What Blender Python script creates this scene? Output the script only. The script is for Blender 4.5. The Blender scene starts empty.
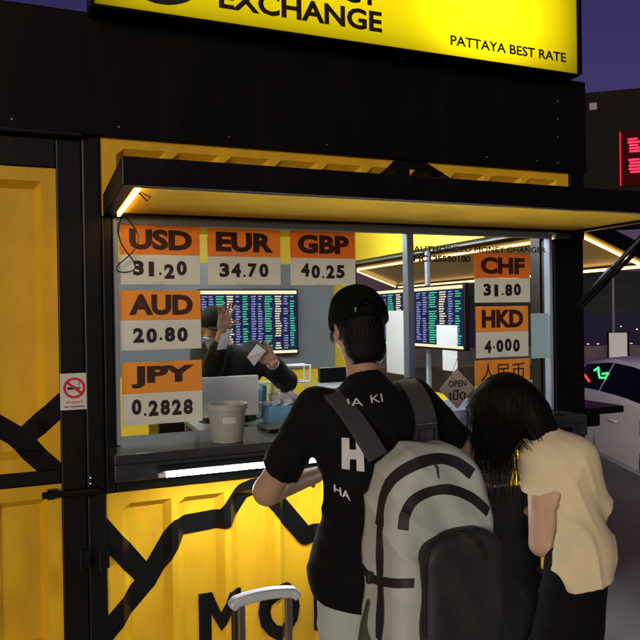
import bpy, math, random
import numpy as np
from mathutils import Vector, Matrix
random.seed(7); np.random.seed(7)
R = math.radians
S = bpy.context.scene
COL = S.collection

# ------------------------------------------------------------------ camera, world, lamps, exposure
CAM = Vector((0.0, -3.1, 1.6)); FPX = 692.0
YAW, PITCH, ROLL = R(21.9), R(-0.5), R(0.86)
fw = Vector((math.sin(YAW)*math.cos(PITCH), math.cos(YAW)*math.cos(PITCH), math.sin(PITCH)))
rt0 = Vector((math.cos(YAW), -math.sin(YAW), 0)); up0 = rt0.cross(fw)
rt = rt0*math.cos(ROLL) - up0*math.sin(ROLL); up = up0*math.cos(ROLL) + rt0*math.sin(ROLL)
cd = bpy.data.cameras.new('camera'); cam = bpy.data.objects.new('camera', cd); COL.objects.link(cam)
M = Matrix((rt, up, -fw)).transposed().to_4x4(); M.translation = CAM
cam.matrix_world = M
cd.sensor_width = 36; cd.lens = FPX/640*36; cd.clip_start = 0.05; cd.clip_end = 3000
S.camera = cam

W = bpy.data.worlds.new('World'); S.world = W; W.use_nodes = True
nt = W.node_tree; nt.nodes.clear()
sky = nt.nodes.new('ShaderNodeTexSky'); sky.sky_type = 'NISHITA'; sky.sun_disc = False
SUN_EL, SUN_AZ = R(5), R(216)          # the last glow is low behind the photographer
sky.sun_elevation = SUN_EL; sky.sun_rotation = SUN_AZ; sky.dust_density = 2.0; sky.ozone_density = 3.0
mul = nt.nodes.new('ShaderNodeMix'); mul.data_type = 'RGBA'; mul.blend_type = 'MULTIPLY'; mul.inputs[0].default_value = 1
mul.inputs[7].default_value = (1.0, 0.36, 0.76, 1)
bg = nt.nodes.new('ShaderNodeBackground'); bg.inputs[1].default_value = 0.064
wo = nt.nodes.new('ShaderNodeOutputWorld')
nt.links.new(sky.outputs[0], mul.inputs[6]); nt.links.new(mul.outputs[2], bg.inputs[0]); nt.links.new(bg.outputs[0], wo.inputs[0])

sl = bpy.data.lights.new('dusk_glow', 'SUN'); sl.energy = 1.85; sl.angle = R(28); sl.color = (1.0, 0.95, 0.74)
so = bpy.data.objects.new('dusk_glow', sl); COL.objects.link(so)
sd = Vector((math.sin(SUN_AZ)*math.cos(SUN_EL), math.cos(SUN_AZ)*math.cos(SUN_EL), math.sin(SUN_EL)))
so.rotation_euler = sd.to_track_quat('Z', 'Y').to_euler()
S.view_settings.view_transform = 'Standard'; S.view_settings.look = 'None'
S.view_settings.exposure = 0.0; S.view_settings.gamma = 1.0; S.view_settings.use_curve_mapping = False
S.cycles.max_bounces = 8; S.cycles.transparent_max_bounces = 16; S.cycles.use_denoising = True
S.cycles.sample_clamp_indirect = 4.0; S.cycles.caustics_reflective = False; S.cycles.caustics_refractive = False

# ------------------------------------------------------------------ helpers
def ray(px, py): return (fw*FPX + rt*(px-320) + up*(320-py)).normalized()
def UY(px, py, Y): d = ray(px, py); return CAM + d*((Y-CAM.y)/d.y)
def UX(px, py, X): d = ray(px, py); return CAM + d*((X-CAM.x)/d.x)
def UZ(px, py, Z): d = ray(px, py); return CAM + d*((Z-CAM.z)/d.z)
def UD(px, py, D): d = ray(px, py); return CAM + d*(D/d.dot(fw))

def mat(name, col, rough=0.5, metal=0.0, emit=0, ecol=None, noise=0.0, nscale=8.0, bump=0.0, bscale=60, coat=0, sub=0, trans=0, stretch=None, spec=None):
    m = bpy.data.materials.new(name); m.use_nodes = True; n = m.node_tree; b = n.nodes['Principled BSDF']
    b.inputs['Base Color'].default_value = (*col, 1); b.inputs['Roughness'].default_value = rough; b.inputs['Metallic'].default_value = metal
    if spec is not None: b.inputs['Specular IOR Level'].default_value = spec
    if coat: b.inputs['Coat Weight'].default_value = coat; b.inputs['Coat Roughness'].default_value = 0.08
    if emit: b.inputs['Emission Color'].default_value = (*(ecol or col), 1); b.inputs['Emission Strength'].default_value = emit
    if noise or bump:
        tc = n.nodes.new('ShaderNodeTexCoord'); mp = n.nodes.new('ShaderNodeMapping')
        if stretch: mp.inputs['Scale'].default_value = stretch
        n.links.new(tc.outputs['Object'], mp.inputs[0])
    if noise:
        t = n.nodes.new('ShaderNodeTexNoise'); t.inputs['Scale'].default_value = nscale; t.inputs['Detail'].default_value = 8; t.inputs['Roughness'].default_value = .65
        n.links.new(mp.outputs[0], t.inputs['Vector'])
        r = n.nodes.new('ShaderNodeValToRGB'); r.color_ramp.elements[0].position = .3; r.color_ramp.elements[1].position = .7
        r.color_ramp.elements[0].color = (*[c*(1-noise) for c in col], 1); r.color_ramp.elements[1].color = (*[min(1, c*(1+noise*.6)) for c in col], 1)
        n.links.new(t.outputs[0], r.inputs[0]); n.links.new(r.outputs[0], b.inputs['Base Color'])
        mr = n.nodes.new('ShaderNodeMapRange'); mr.inputs[3].default_value = max(0, rough-.12*min(1, noise*2)); mr.inputs[4].default_value = min(1, rough+.15*min(1, noise*2))
        n.links.new(t.outputs[0], mr.inputs[0]); n.links.new(mr.outputs[0], b.inputs['Roughness'])
    if bump:
        t2 = n.nodes.new('ShaderNodeTexNoise'); t2.inputs['Scale'].default_value = bscale; t2.inputs['Detail'].default_value = 5
        n.links.new(mp.outputs[0], t2.inputs['Vector'])
        bp = n.nodes.new('ShaderNodeBump'); bp.inputs['Strength'].default_value = bump; bp.inputs['Distance'].default_value = 0.01
        n.links.new(t2.outputs[0], bp.inputs['Height']); n.links.new(bp.outputs[0], b.inputs['Normal'])
    if trans:
        o = n.nodes['Material Output']; tr = n.nodes.new('ShaderNodeBsdfTranslucent'); tr.inputs[0].default_value = (*col, 1)
        mx = n.nodes.new('ShaderNodeMixShader'); mx.inputs[0].default_value = trans
        n.links.new(b.outputs[0], mx.inputs[1]); n.links.new(tr.outputs[0], mx.inputs[2]); n.links.new(mx.outputs[0], o.inputs[0])
    return m
def emat(name, col, s):
    m = bpy.data.materials.new(name); m.use_nodes = True; n = m.node_tree; n.nodes.clear()
    e = n.nodes.new('ShaderNodeEmission'); e.inputs[0].default_value = (*col, 1); e.inputs[1].default_value = s
    o = n.nodes.new('ShaderNodeOutputMaterial'); n.links.new(e.outputs[0], o.inputs[0]); return m
def glassmat(name, tint=(.97, .98, 1), refl=.05, wav=0.0, clear=True):
    m = bpy.data.materials.new(name); m.use_nodes = True; n = m.node_tree; n.nodes.clear()
    t = n.nodes.new('ShaderNodeBsdfTransparent'); t.inputs[0].default_value = (*tint, 1)
    g = n.nodes.new('ShaderNodeBsdfGlossy'); g.inputs['Roughness'].default_value = .02
    f = n.nodes.new('ShaderNodeFresnel'); f.inputs[0].default_value = 1.5
    mx = n.nodes.new('ShaderNodeMixShader'); o = n.nodes.new('ShaderNodeOutputMaterial')
    if wav:
        tx = n.nodes.new('ShaderNodeTexNoise'); tx.inputs['Scale'].default_value = 14; bp = n.nodes.new('ShaderNodeBump'); bp.inputs['Strength'].default_value = wav; bp.inputs['Distance'].default_value = .02
        tc = n.nodes.new('ShaderNodeTexCoord'); n.links.new(tc.outputs['Object'], tx.inputs['Vector']); n.links.new(tx.outputs[0], bp.inputs['Height'])
        n.links.new(bp.outputs[0], g.inputs['Normal']); n.links.new(bp.outputs[0], f.inputs['Normal'])
    ge = n.nodes.new('ShaderNodeNewGeometry'); sb = n.nodes.new('ShaderNodeMath'); sb.operation = 'SUBTRACT'; sb.inputs[0].default_value = 1; n.links.new(ge.outputs['Backfacing'], sb.inputs[1])
    ml = n.nodes.new('ShaderNodeMath'); ml.operation = 'MULTIPLY'; n.links.new(f.outputs[0], ml.inputs[0]); n.links.new(sb.outputs[0], ml.inputs[1]); n.links.new(ml.outputs[0], mx.inputs[0]); n.links.new(t.outputs[0], mx.inputs[1]); n.links.new(g.outputs[0], mx.inputs[2]); n.links.new(mx.outputs[0], o.inputs[0])
    return m

def origin(o):
    v = Vector((0, 0, 0))
    while o is not None: v += o.location; o = o.parent
    return v
def thing(name, label, cat, loc=(0, 0, 0), group=None):
    o = bpy.data.objects.new(name, None); COL.objects.link(o); o.location = loc; o.empty_display_size = .1
    o['label'] = label; o['category'] = cat
    if group: o['group'] = group
    return o
def tag(o, label, cat=None, group=None, kind=None):
    o['label'] = label
    if cat: o['category'] = cat
    if group: o['group'] = group
    if kind: o['kind'] = kind
    return o

class MB:
    def __init__(s): s.v = []; s.f = []; s.m = []; s.k = 0
    def add(s, vs, fs, k=None):
        n = len(s.v); s.v += [tuple(v) for v in vs]
        for f in fs: s.f.append(tuple(i+n for i in f)); s.m.append(s.k if k is None else k)
        return s
    def box(s, a, b, k=None):
        x0, y0, z0 = [min(a[i], b[i]) for i in range(3)]; x1, y1, z1 = [max(a[i], b[i]) for i in range(3)]
        return s.add([(x0,y0,z0),(x1,y0,z0),(x1,y1,z0),(x0,y1,z0),(x0,y0,z1),(x1,y0,z1),(x1,y1,z1),(x0,y1,z1)],
                     [(0,3,2,1),(4,5,6,7),(0,1,5,4),(1,2,6,5),(2,3,7,6),(3,0,4,7)], k)
    def slab(s, quad, th, k=None):       # a quad with thickness along its normal
        q = [Vector(p) for p in quad]; n = (q[1]-q[0]).cross(q[2]-q[0]).normalized()*th
        vs = q + [p-n for p in q]; c = len(q)
        fs = [tuple(range(c)), tuple(range(2*c-1, c-1, -1))] + [(i, i+c, (i+1) % c+c, (i+1) % c) for i in range(c)]
        return s.add(vs, fs, k)
    def tube(s, pts, r, n=10, k=None, cap=True):
        pts = [Vector(p) for p in pts]; rs = r if isinstance(r, (list, tuple)) else [r]*len(pts)
        rings = []; prev = None
        for i, p in enumerate(pts):
            t = (pts[min(i+1, len(pts)-1)]-pts[max(i-1, 0)]).normalized()
            if prev is None: a = t.orthogonal().normalized()
            else: a = (prev-t*prev.dot(t)).normalized()
            prev = a; b = t.cross(a)
            rings.append([p+(a*math.cos(2*math.pi*j/n)+b*math.sin(2*math.pi*j/n))*rs[i] for j in range(n)])
        vs = [v for g in rings for v in g]; fs = []
        for i in range(len(pts)-1):
            for j in range(n): fs.append((i*n+j, i*n+(j+1) % n, (i+1)*n+(j+1) % n, (i+1)*n+j))
        if cap: fs += [tuple(range(n-1, -1, -1)), tuple(range((len(pts)-1)*n, len(pts)*n))]
        return s.add(vs, fs, k)
    def lathe(s, prof, c=(0, 0, 0), n=28, k=None, axis='z'):
        vs = []
        for r, z in prof:
            for j in range(n):
                a = 2*math.pi*j/n; x, y = r*math.cos(a), r*math.sin(a)
                p = (x, y, z) if axis == 'z' else ((z, x, y) if axis == 'x' else (x, z, y))
                vs.append((p[0]+c[0], p[1]+c[1], p[2]+c[2]))
        fs = [(i*n+j, i*n+(j+1) % n, (i+1)*n+(j+1) % n, (i+1)*n+j) for i in range(len(prof)-1) for j in range(n)]
        if prof[0][0] > 1e-4: fs.append(tuple(range(n-1, -1, -1)))
        if prof[-1][0] > 1e-4: fs.append(tuple(range((len(prof)-1)*n, len(prof)*n)))
        return s.add(vs, fs, k)
    def ribbon(s, pts, w, side, th=.004, k=None):   # a band of width w following pts; side = width direction(s)
        pts = [Vector(p) for p in pts]; vs = []
        for i, p in enumerate(pts):
            t = (pts[min(i+1, len(pts)-1)]-pts[max(i-1, 0)]).normalized(); d = Vector(side[i] if isinstance(side, list) else side)
            d = (d-t*d.dot(t)).normalized(); n = t.cross(d); ww = w[i] if isinstance(w, list) else w
            vs += [p-d*ww/2-n*th/2, p+d*ww/2-n*th/2, p+d*ww/2+n*th/2, p-d*ww/2+n*th/2]
        fs = []
        for i in range(len(pts)-1):
            for j in range(4): fs.append((i*4+j, i*4+(j+1) % 4, (i+1)*4+(j+1) % 4, (i+1)*4+j))
        e = (len(pts)-1)*4; fs += [(3, 2, 1, 0), (e, e+1, e+2, e+3)]
        return s.add(vs, fs, k)
    def build(s, name, mats, parent=None, smooth=False, bevel=0, loc=None, seg=2):
        me = bpy.data.meshes.new(name); o = bpy.data.objects.new(name, me); COL.objects.link(o)
        if parent is not None: o.parent = parent; org = origin(parent)
        elif loc is not None: o.location = loc; org = Vector(loc)
        else: org = Vector((0, 0, 0))
        me.from_pydata([(x-org.x, y-org.y, z-org.z) for x, y, z in s.v], [], s.f)
        for m in (mats if isinstance(mats, (list, tuple)) else [mats]): me.materials.append(m)
        me.polygons.foreach_set('material_index', s.m)
        me.validate()
        import bmesh
        bm = bmesh.new(); bm.from_mesh(me); bmesh.ops.recalc_face_normals(bm, faces=bm.faces); bm.to_mesh(me); bm.free()
        if smooth:
            me.polygons.foreach_set('use_smooth', [True]*len(me.polygons))
            if smooth != 'all':
                me.set_sharp_from_angle(angle=R(38))
        if bevel:
            b = o.modifiers.new('bevel', 'BEVEL'); b.width = bevel; b.segments = seg; b.limit_method = 'ANGLE'; b.angle_limit = R(35)
        return o

def corners_px(quad, Y): return [UY(x, y, Y) for x, y in quad]

def text_polys(s, bold=0.0, res=3):
    if 'M' in s and bold > 0:      # the wide M is drawn by hand: the font's own one folds over itself when thickened
        V, F = [], []
        for k, ch in enumerate(s):
            if ch == ' ': continue
            g, _ = text_polys(ch); pre, _ = text_polys(s[:k+1]); dx = max(v[0] for v in pre)-max(v[0] for v in g)
            if ch == 'M':
                b = bold; xl, xr, y0, y1, t = .07-b, .71+b, -b, .68+b, .10+2*b; cx = (xl+xr)/2; s2 = t+.02
                q = [[(xl, y0), (xl+t, y0), (xl+t, y1), (xl, y1)], [(xr-t, y0), (xr, y0), (xr, y1), (xr-t, y1)],
                     [(xl+t, .50-b), (cx, .26-b), (cx, .40+b), (xl+s2, y1), (xl+t, y1)], [(cx, .26-b), (xr-t, .50-b), (xr-t, y1), (xr-s2, y1), (cx, .40+b)]]
                vs = [p for r in q for p in r]; fs = []; c = 0
                for r in q: fs.append(tuple(range(c, c+len(r)))); c += len(r)
            else: vs, fs = text_polys(ch, bold, res)
            n = len(V); V += [(x+dx, y) for x, y in vs]; F += [tuple(i+n for i in f) for f in fs]
        return V, F
    cu = bpy.data.curves.new('txt', 'FONT'); cu.body = s; cu.offset = bold; cu.resolution_u = res
    o = bpy.data.objects.new('txt', cu); COL.objects.link(o)
    dg = bpy.context.evaluated_depsgraph_get(); me = bpy.data.meshes.new_from_object(o.evaluated_get(dg))
    vs = [(v.co.x, v.co.y) for v in me.vertices]; fs = [tuple(p.vertices) for p in me.polygons]
    bpy.data.objects.remove(o); bpy.data.meshes.remove(me); bpy.data.curves.remove(cu)
    return vs, fs
def add_text(mb, s, p0, p1, h, bold=.02, upv=(0, 0, 1), depth=.0012, k=None, jitter=0):
    """flat solid lettering from p0 (bottom left) to p1 (bottom right), capital height h"""
    vs, fs = text_polys(s, bold)
    if not vs: return
    xs = [v[0] for v in vs]; ys = [v[1] for v in vs]; x0, x1, y0, y1 = min(xs), max(xs), min(ys), max(ys)
    p0 = Vector(p0); p1 = Vector(p1); ex = p1-p0; ez = Vector(upv)*h; nrm = ex.cross(Vector(upv)).normalized()*depth
    top = [p0+ex*((x-x0)/(x1-x0))+ez*((y-y0)/(y1-y0))+nrm for x, y in vs]
    n = len(top); edges = {}
    for f in fs:
        for a, b in zip(f, f[1:]+f[:1]): edges[(a, b)] = edges.get((a, b), 0)+1
    rim = [(a, b) for (a, b) in edges if (b, a) not in edges]
    bot = [t-nrm for t in top]
    mb.add(top+bot, fs + [(a, a+n, b+n, b) for a, b in rim], k)

# ---------- signed-distance modelling with surface nets
def smin(a, b, k):
    h = np.clip(.5+.5*(b-a)/k, 0, 1); return b*(1-h)+a*h-k*h*(1-h)
def smax(a, b, k): return -smin(-a, -b, k)
def caps(P, a, b, r0, r1, flat=None):
    a = np.array(a, float); b = np.array(b, float); ab = b-a; pa = P-a
    t = np.clip((pa@ab)/(ab@ab+1e-12), 0, 1); q = pa-t[:, None]*ab
    if flat is not None:     # flat=(direction, factor): squash the section along a direction
        d = np.array(flat[0], float); d /= np.linalg.norm(d); q = q+np.outer(q@d, d)*(1/flat[1]-1)
    return np.linalg.norm(q, axis=1)-(r0+(r1-r0)*t)
def ell(P, c, r, rot=None):
    q = P-np.array(c, float)
    if rot is not None: q = q@np.array(rot)
    r = np.array(r, float); k0 = np.linalg.norm(q/r, axis=1); k1 = np.linalg.norm(q/(r*r), axis=1)
    return k0*(k0-1)/(k1+1e-9)
def rbox(P, c, hs, r, rot=None):
    q = P-np.array(c, float)
    if rot is not None: q = q@np.array(rot)
    q = np.abs(q)-(np.array(hs, float)-r); return np.linalg.norm(np.maximum(q, 0), axis=1)+np.minimum(q.max(axis=1), 0)-r
def rotz(a): c, s = math.cos(a), math.sin(a); return [[c, -s, 0], [s, c, 0], [0, 0, 1]]     # columns = local axes
def nets(f, lo, hi, h):
    ax = [np.arange(lo[i], hi[i]+h, h) for i in range(3)]
    G = np.stack(np.meshgrid(*ax, indexing='ij'), -1); sh = G.shape[:3]
    V = f(G.reshape(-1, 3)).reshape(sh); V = np.where(V == 0, 1e-7, V)
    neg = V < 0; cs = tuple(s-1 for s in sh)
    acc = np.zeros(cs+(3,)); cnt = np.zeros(cs)
    off = [(i, j, k) for i in (0, 1) for j in (0, 1) for k in (0, 1)]
    sl_ = lambda o: tuple(slice(o[i], o[i]+cs[i]) for i in range(3))
    for o in off:
        for a in range(3):
            if o[a]: continue
            p = list(o); p[a] = 1; v0 = V[sl_(o)]; v1 = V[sl_(p)]; c = (v0 < 0) != (v1 < 0)
            t = np.where(c, v0/(v0-v1+1e-20), 0)
            for q in range(3):
                acc[..., q] += np.where(c, o[q]+(t if q == a else 0), 0)
            cnt += c
    act = cnt > 0; idx = -np.ones(cs, int); idx[act] = np.arange(act.sum())
    I = np.argwhere(act); verts = np.array(lo)+(I+acc[act]/cnt[act][:, None])*h
    faces = []
    for a in range(3):
        b, c = (a+1) % 3, (a+2) % 3
        s0 = [slice(None)]*3; s1 = [slice(None)]*3; s0[a] = slice(0, -1); s1[a] = slice(1, None)
        n0 = neg[tuple(s0)]; n1 = neg[tuple(s1)]; E = np.argwhere(n0 != n1)
        E = E[(E[:, b] > 0) & (E[:, c] > 0) & (E[:, b] < cs[b]) & (E[:, c] < cs[c])]
        fl = n0[tuple(E.T)]
        def at(db, dc):
            X = E.copy(); X[:, b] += db; X[:, c] += dc; return idx[tuple(X.T)]
        q = np.stack([at(-1, -1), at(0, -1), at(0, 0), at(-1, 0)], 1); q[~fl] = q[~fl][:, ::-1]
        faces.append(q)
    return verts, np.concatenate(faces)
def sdfmesh(mb, f, lo, hi, h, k=0):
    v, q = nets(f, lo, hi, h); q = q[(q >= 0).all(1)]
    mb.add(v.tolist(), q.tolist(), k)
def folds(P, amp, dirs, seed=0):
    """hanging creases: sharp ridges bent by a slow warp, strong in some places and absent in others"""
    rs = np.random.RandomState(seed); o = 0
    for d, fr in dirs:
        d = np.array(d, float); ph = rs.rand(4)*6
        w = .6*np.sin(P@np.array([7.1, -5.7, 9.2])+ph[0])+.5*np.sin(P@np.array([-11.1, 9.2, 5.9])+ph[1])
        s_ = np.sin(P@d*fr*.5+ph[2]+1.8*w); ridge = (1-np.abs(s_))**2.2
        mask = np.clip(.5+.8*np.sin(P@np.array([9.0, 6.0, -7.0])+ph[3]), 0, 1)
        o = o+(ridge*1.9-.4)*mask
    return -amp*o
def grime(m, col, amount=.5, scale=3.0, stretch=(6, 6, .5), lo=.52, hi=.72):
    """rain streaks, rubbed dirt and small chips of their own shape over a painted surface"""
    n = m.node_tree; b = n.nodes['Principled BSDF']; src = b.inputs['Base Color'].links[0].from_socket if b.inputs['Base Color'].links else None
    tc = n.nodes.new('ShaderNodeTexCoord'); mp = n.nodes.new('ShaderNodeMapping'); mp.inputs['Scale'].default_value = stretch; n.links.new(tc.outputs['Object'], mp.inputs[0])
    t = n.nodes.new('ShaderNodeTexNoise'); t.inputs['Scale'].default_value = scale; t.inputs['Detail'].default_value = 10; t.inputs['Roughness'].default_value = .7; n.links.new(mp.outputs[0], t.inputs['Vector'])
    r = n.nodes.new('ShaderNodeMapRange'); r.inputs[1].default_value = lo; r.inputs[2].default_value = hi; r.inputs[4].default_value = amount; n.links.new(t.outputs[0], r.inputs[0])
    t2 = n.nodes.new('ShaderNodeTexNoise'); t2.inputs['Scale'].default_value = 38; t2.inputs['Detail'].default_value = 4; n.links.new(tc.outputs['Object'], t2.inputs['Vector'])
    r2_ = n.nodes.new('ShaderNodeMapRange'); r2_.inputs[1].default_value = .73; r2_.inputs[2].default_value = .76; r2_.inputs[4].default_value = amount*1.3; n.links.new(t2.outputs[0], r2_.inputs[0])
    ad = n.nodes.new('ShaderNodeMath'); ad.operation = 'MAXIMUM'; n.links.new(r.outputs[0], ad.inputs[0]); n.links.new(r2_.outputs[0], ad.inputs[1])
    mx = n.nodes.new('ShaderNodeMix'); mx.data_type = 'RGBA'; n.links.new(ad.outputs[0], mx.inputs[0]); mx.inputs[7].default_value = (*col, 1)
    if src: n.links.new(src, mx.inputs[6])
    else: mx.inputs[6].default_value = b.inputs['Base Color'].default_value
    n.links.new(mx.outputs[2], b.inputs['Base Color'])

# ------------------------------------------------------------------ materials
BLACK = mat('black_paint', (.002, .002, .002), .4, spec=.25, noise=.35, nscale=5, bump=.05, bscale=40)
FASC = mat('black_cladding', (.0015, .0015, .0015), .6, spec=.12, noise=.3, nscale=2.2, bump=.03, bscale=12)
BLK2 = mat('black_gloss', (.004, .004, .004), .3, spec=.3, noise=.3, nscale=9)
YEL = mat('yellow_container_paint', (.68, .395, .012), .36, noise=.16, nscale=6, bump=.03, bscale=30, stretch=(1, 1, .5))
grime(YEL, (.30, .15, .03), .30, 2.2, (3, 3, .5), .5, .8)
grime(FASC, (.008, .0075, .006), .5, 2.0, (3, 3, .6))
grime(BLACK, (.015, .013, .010), .5, 5.0, (2, 2, 1), .58, .75)
YIN = mat('yellow_inside', (.80, .60, .03), .5, noise=.06, nscale=3)
GREY = mat('grey_blue_board', (.16, .2, .27), .35, noise=.1, nscale=3)
AWN = mat('awning_underside', (.95, .54, .04), .62, spec=.12, noise=.2, nscale=3.0, bump=.02, bscale=10)
ALU = mat('aluminium', (.62, .64, .67), .3, metal=.85, noise=.1, nscale=30)
STEEL = mat('steel', (.5, .5, .5), .3, metal=1, noise=.15, nscale=20)
WHITE = mat('white_plastic', (.75, .76, .77), .4, noise=.05)
PAPER = mat('white_paper', (.7, .72, .72), .7, trans=.35)
GLASS = glassmat('window_glass', wav=.02)
LED = emat('warm_led', (1, .50, .13), 16)
LEDC = emat('amber_led', (1, .55, .16), 6)
TUBE = emat('cool_tube', (.92, .96, 1), 175)
DIFF = emat('ceiling_tube', (.92, .97, 1), 230)
ASPH = mat('asphalt', (.09, .084, .087), .6, noise=.5, nscale=3.5, bump=.5, bscale=140)
PAVE = mat('pavement', (.13, .118, .122), .55, noise=.4, nscale=2.4, bump=.35, bscale=90)

# ------------------------------------------------------------------ ground, road, hills
g = MB(); g.add([(-400, -60, -.32), (600, -60, -.32), (600, 800, -.32), (-400, 800, -.32)], [(0, 1, 2, 3)])
gr = g.build('road', ASPH); gr['kind'] = 'structure'
g = MB(); g.box((-14, -30, -.4), (7.2, 3.9, 0)); pv = g.build('pavement', PAVE, bevel=.02); pv['kind'] = 'structure'
g = MB(); g.box((6.9, -30, -.3), (7.2, 3.9, .006)); 
kb = MB(); kb.box((7.2, -30, -.35), (7.34, 4.04, .012)); kb.box((-14, 3.9, -.35), (7.2, 4.04, .012)); kk = kb.build('kerb', mat('kerb_stone', (.17, .16, .16), .7, noise=.3), bevel=.015); kk['kind'] = 'structure'
g = MB()
for i in range(7):
    x = -6+i*7.0; g.box((x+12, 14.2, -.319), (x+15, 14.35, -.315))
rm = g.build('road_marking', mat('road_paint', (.5, .5, .48), .6, noise=.4, nscale=12)); rm['kind'] = 'structure'
# far hills over the bay
g = MB(); n = 90; ring = []
rs = np.random.RandomState(4)
ph = rs.rand(6)*6
hv = lambda t: 16+9*math.sin(t*3+ph[0])+6*math.sin(t*7+ph[1])+3*math.sin(t*17+ph[2])+1.2*math.sin(t*41+ph[3])
vs = []; fs = []
for i in range(n+1):
    t = i/n*2.4-.7; 
    for d, k in ((430, 0), (520, 1), (640, .4)):
        a = t+.2; vs.append((d*math.sin(a), d*math.cos(a), -.4+max(3, hv(t))*k))
for i in range(n):
    for j in range(2): fs.append((i*3+j, i*3+j+1, i*3+j+4, i*3+j+3))
g.add(vs, fs); hl = g.build('hills', mat('hill_scrub', (.035, .04, .035), .9, noise=.5, nscale=.05), smooth=True); hl['kind'] = 'structure'

# ------------------------------------------------------------------ corrugated steel
PER = .24; PH = .535
def corr(x):
    t = ((x-PH) % PER+PER) % PER
    if t > PER/2: t = PER-t
    return 0.0 if t < .014 else (.04 if t > .047 else .04*(t-.014)/.033)
def breaks(x0, x1):
    b = [x0, x1]; k = math.floor((x0-PH)/PER)-1
    while PH+k*PER < x1+PER:
        for d in (-.047, -.014, .014, .047):
            x = PH+k*PER+d
            if x0+1e-4 < x < x1-1e-4: b.append(x)
        k += 1
    return sorted(b)
def corr_panel(mb, x0, x1, z0, z1, rail=.035, k=0):
    xs = breaks(x0+rail, x1-rail); zi0, zi1 = z0+rail, z1-rail
    ch = .03
    rows = [(zi0, lambda x: 0.0), (zi0+ch, corr), (zi1-ch, corr), (zi1, lambda x: 0.0)]
    vs = []
    for z, fn in rows:
        for i, x in enumerate(xs):
            y = fn(x); 
            if i in (0, len(xs)-1): y = 0.0
            vs.append((x, y, z))
    n = len(xs); fs = []
    for r in range(3):
        for i in range(n-1): fs.append((r*n+i, r*n+i+1, (r+1)*n+i+1, (r+1)*n+i))
    mb.add(vs, fs, k)
    for a, b in (((x0, 0, z0), (x1, .05, zi0)), ((x0, 0, zi1), (x1, .05, z1)), ((x0, 0, zi0), (x0+rail, .05, zi1)), ((x1-rail, 0, zi0), (x1, .05, zi1))): mb.box(a, b, k)
    mb.box((x0, .052, z0), (x1, .056, z1), k)
    return (x0+rail, x1-rail, zi0, zi1, ch)
def surf_y(x, z, pan):
    x0, x1, z0, z1, ch = pan
    if x <= x0 or x >= x1 or z <= z0 or z >= z1: return 0.0
    y = corr(x)
    if z < z0+ch: y = min(y, corr(x)*(z-z0)/ch)
    if z > z1-ch: y = min(y, corr(x)*(z1-z)/ch)
    return y
def clip_half(poly, ax, lim, keep_less):
    out = []
    for i in range(len(poly)):
        a, b = poly[i], poly[(i+1) % len(poly)]
        ia = (a[ax] <= lim) == keep_less or a[ax] == lim; ib = (b[ax] <= lim) == keep_less or b[ax] == lim
        if ia: out.append(a)
        if ia != ib:
            t = (lim-a[ax])/(b[ax]-a[ax]); out.append((a[0]+t*(b[0]-a[0]), a[1]+t*(b[1]-a[1])))
    return out
def decal(mb, poly, pan, off=.0015, bounds=None):
    x0, x1, z0, z1, ch = pan; bx0, bx1, bz0, bz1 = bounds
    xs = [bx0]+breaks(x0, x1)+[bx1]; zs = [bz0, z0, z0+ch, z1-ch, z1, bz1]
    xs = sorted(set(round(x, 5) for x in xs)); 
    for i in range(len(xs)-1):
        p = clip_half(poly, 0, xs[i], False); p = clip_half(p, 0, xs[i+1], True) if len(p) > 2 else p
        if len(p) < 3: continue
        for j in range(len(zs)-1):
            q = clip_half(p, 1, zs[j], False); q = clip_half(q, 1, zs[j+1], True) if len(q) > 2 else q
            if len(q) < 3: continue
            ar = abs(sum(q[a][0]*q[(a+1) % len(q)][1]-q[(a+1) % len(q)][0]*q[a][1] for a in range(len(q))))
            if ar < 1e-8: continue
            mb.add([(x, surf_y(x, z, pan)-off, z) for x, z in q], [tuple(range(len(q)))])
def stroke(mb, pts, w, pan, bounds, off=.0015):
    c = 0
    for a, b in zip(pts, pts[1:]):
        a, b = np.array(a), np.array(b); d = (b-a)/np.linalg.norm(b-a); nn = np.array([-d[1], d[0]])*w/2
        decal(mb, [tuple(a+nn), tuple(a-nn), tuple(b-nn), tuple(b+nn)], pan, off+c*.0003, bounds); c += 1
    for p in pts[1:-1]:
        decal(mb, [(p[0]+w/2*math.cos(t*math.pi/6), p[1]+w/2*math.sin(t*math.pi/6)) for t in range(12)], pan, off+c*.0003, bounds); c += 1
def pxz(pts): return [(UY(x, y, 0).x, UY(x, y, 0).z) for x, y in pts]

# ------------------------------------------------------------------ the kiosk
K = thing('exchange_kiosk', 'black and yellow shipping container kiosk with a lit serving window', 'kiosk', (1.3, .1, 0))
m = MB(); m.box((-2.62, -.03, 2.37), (2.872, 0, 2.887)); m.box((-2.62, 0.0, 2.43), (2.872, 3.45, 2.80)); fas = m.build('fascia', FASC, K, bevel=.006)
m = MB(); m.box((-2.62, -.052, 2.355), (.172, -.03, 2.372)); m.build('drip_rail', BLACK, K, bevel=.003)
for x, y in ((12, 119), (119, 127), (229, 137), (327, 145), (558, 101), (558, 119), (558, 137), (558, 163), (487, 157), (537, 161)):
    p = UY(x, y, -.033); m = MB(); m.lathe([(.0001, -.0065), (.004, -.006), (.0065, -.003), (.0072, 0)], (p.x, -.0305, p.z), 12, axis='y'); m.build('screw', STEEL, K, smooth=True)
m = MB(); m.box((.1665, -.012, 0), (.243, .12, 2.37)); m.box((.243, .0, .84), (.29, .12, 2.034)); m.build('corner_post', BLACK, K, bevel=.008)
m = MB(); m.box((2.662, .0, 0), (2.872, .11, 2.0)); m.box((2.768, -.012, 2.0), (2.872, .11, 2.37)); m.build('corner_post', BLACK, K, bevel=.008)
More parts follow.
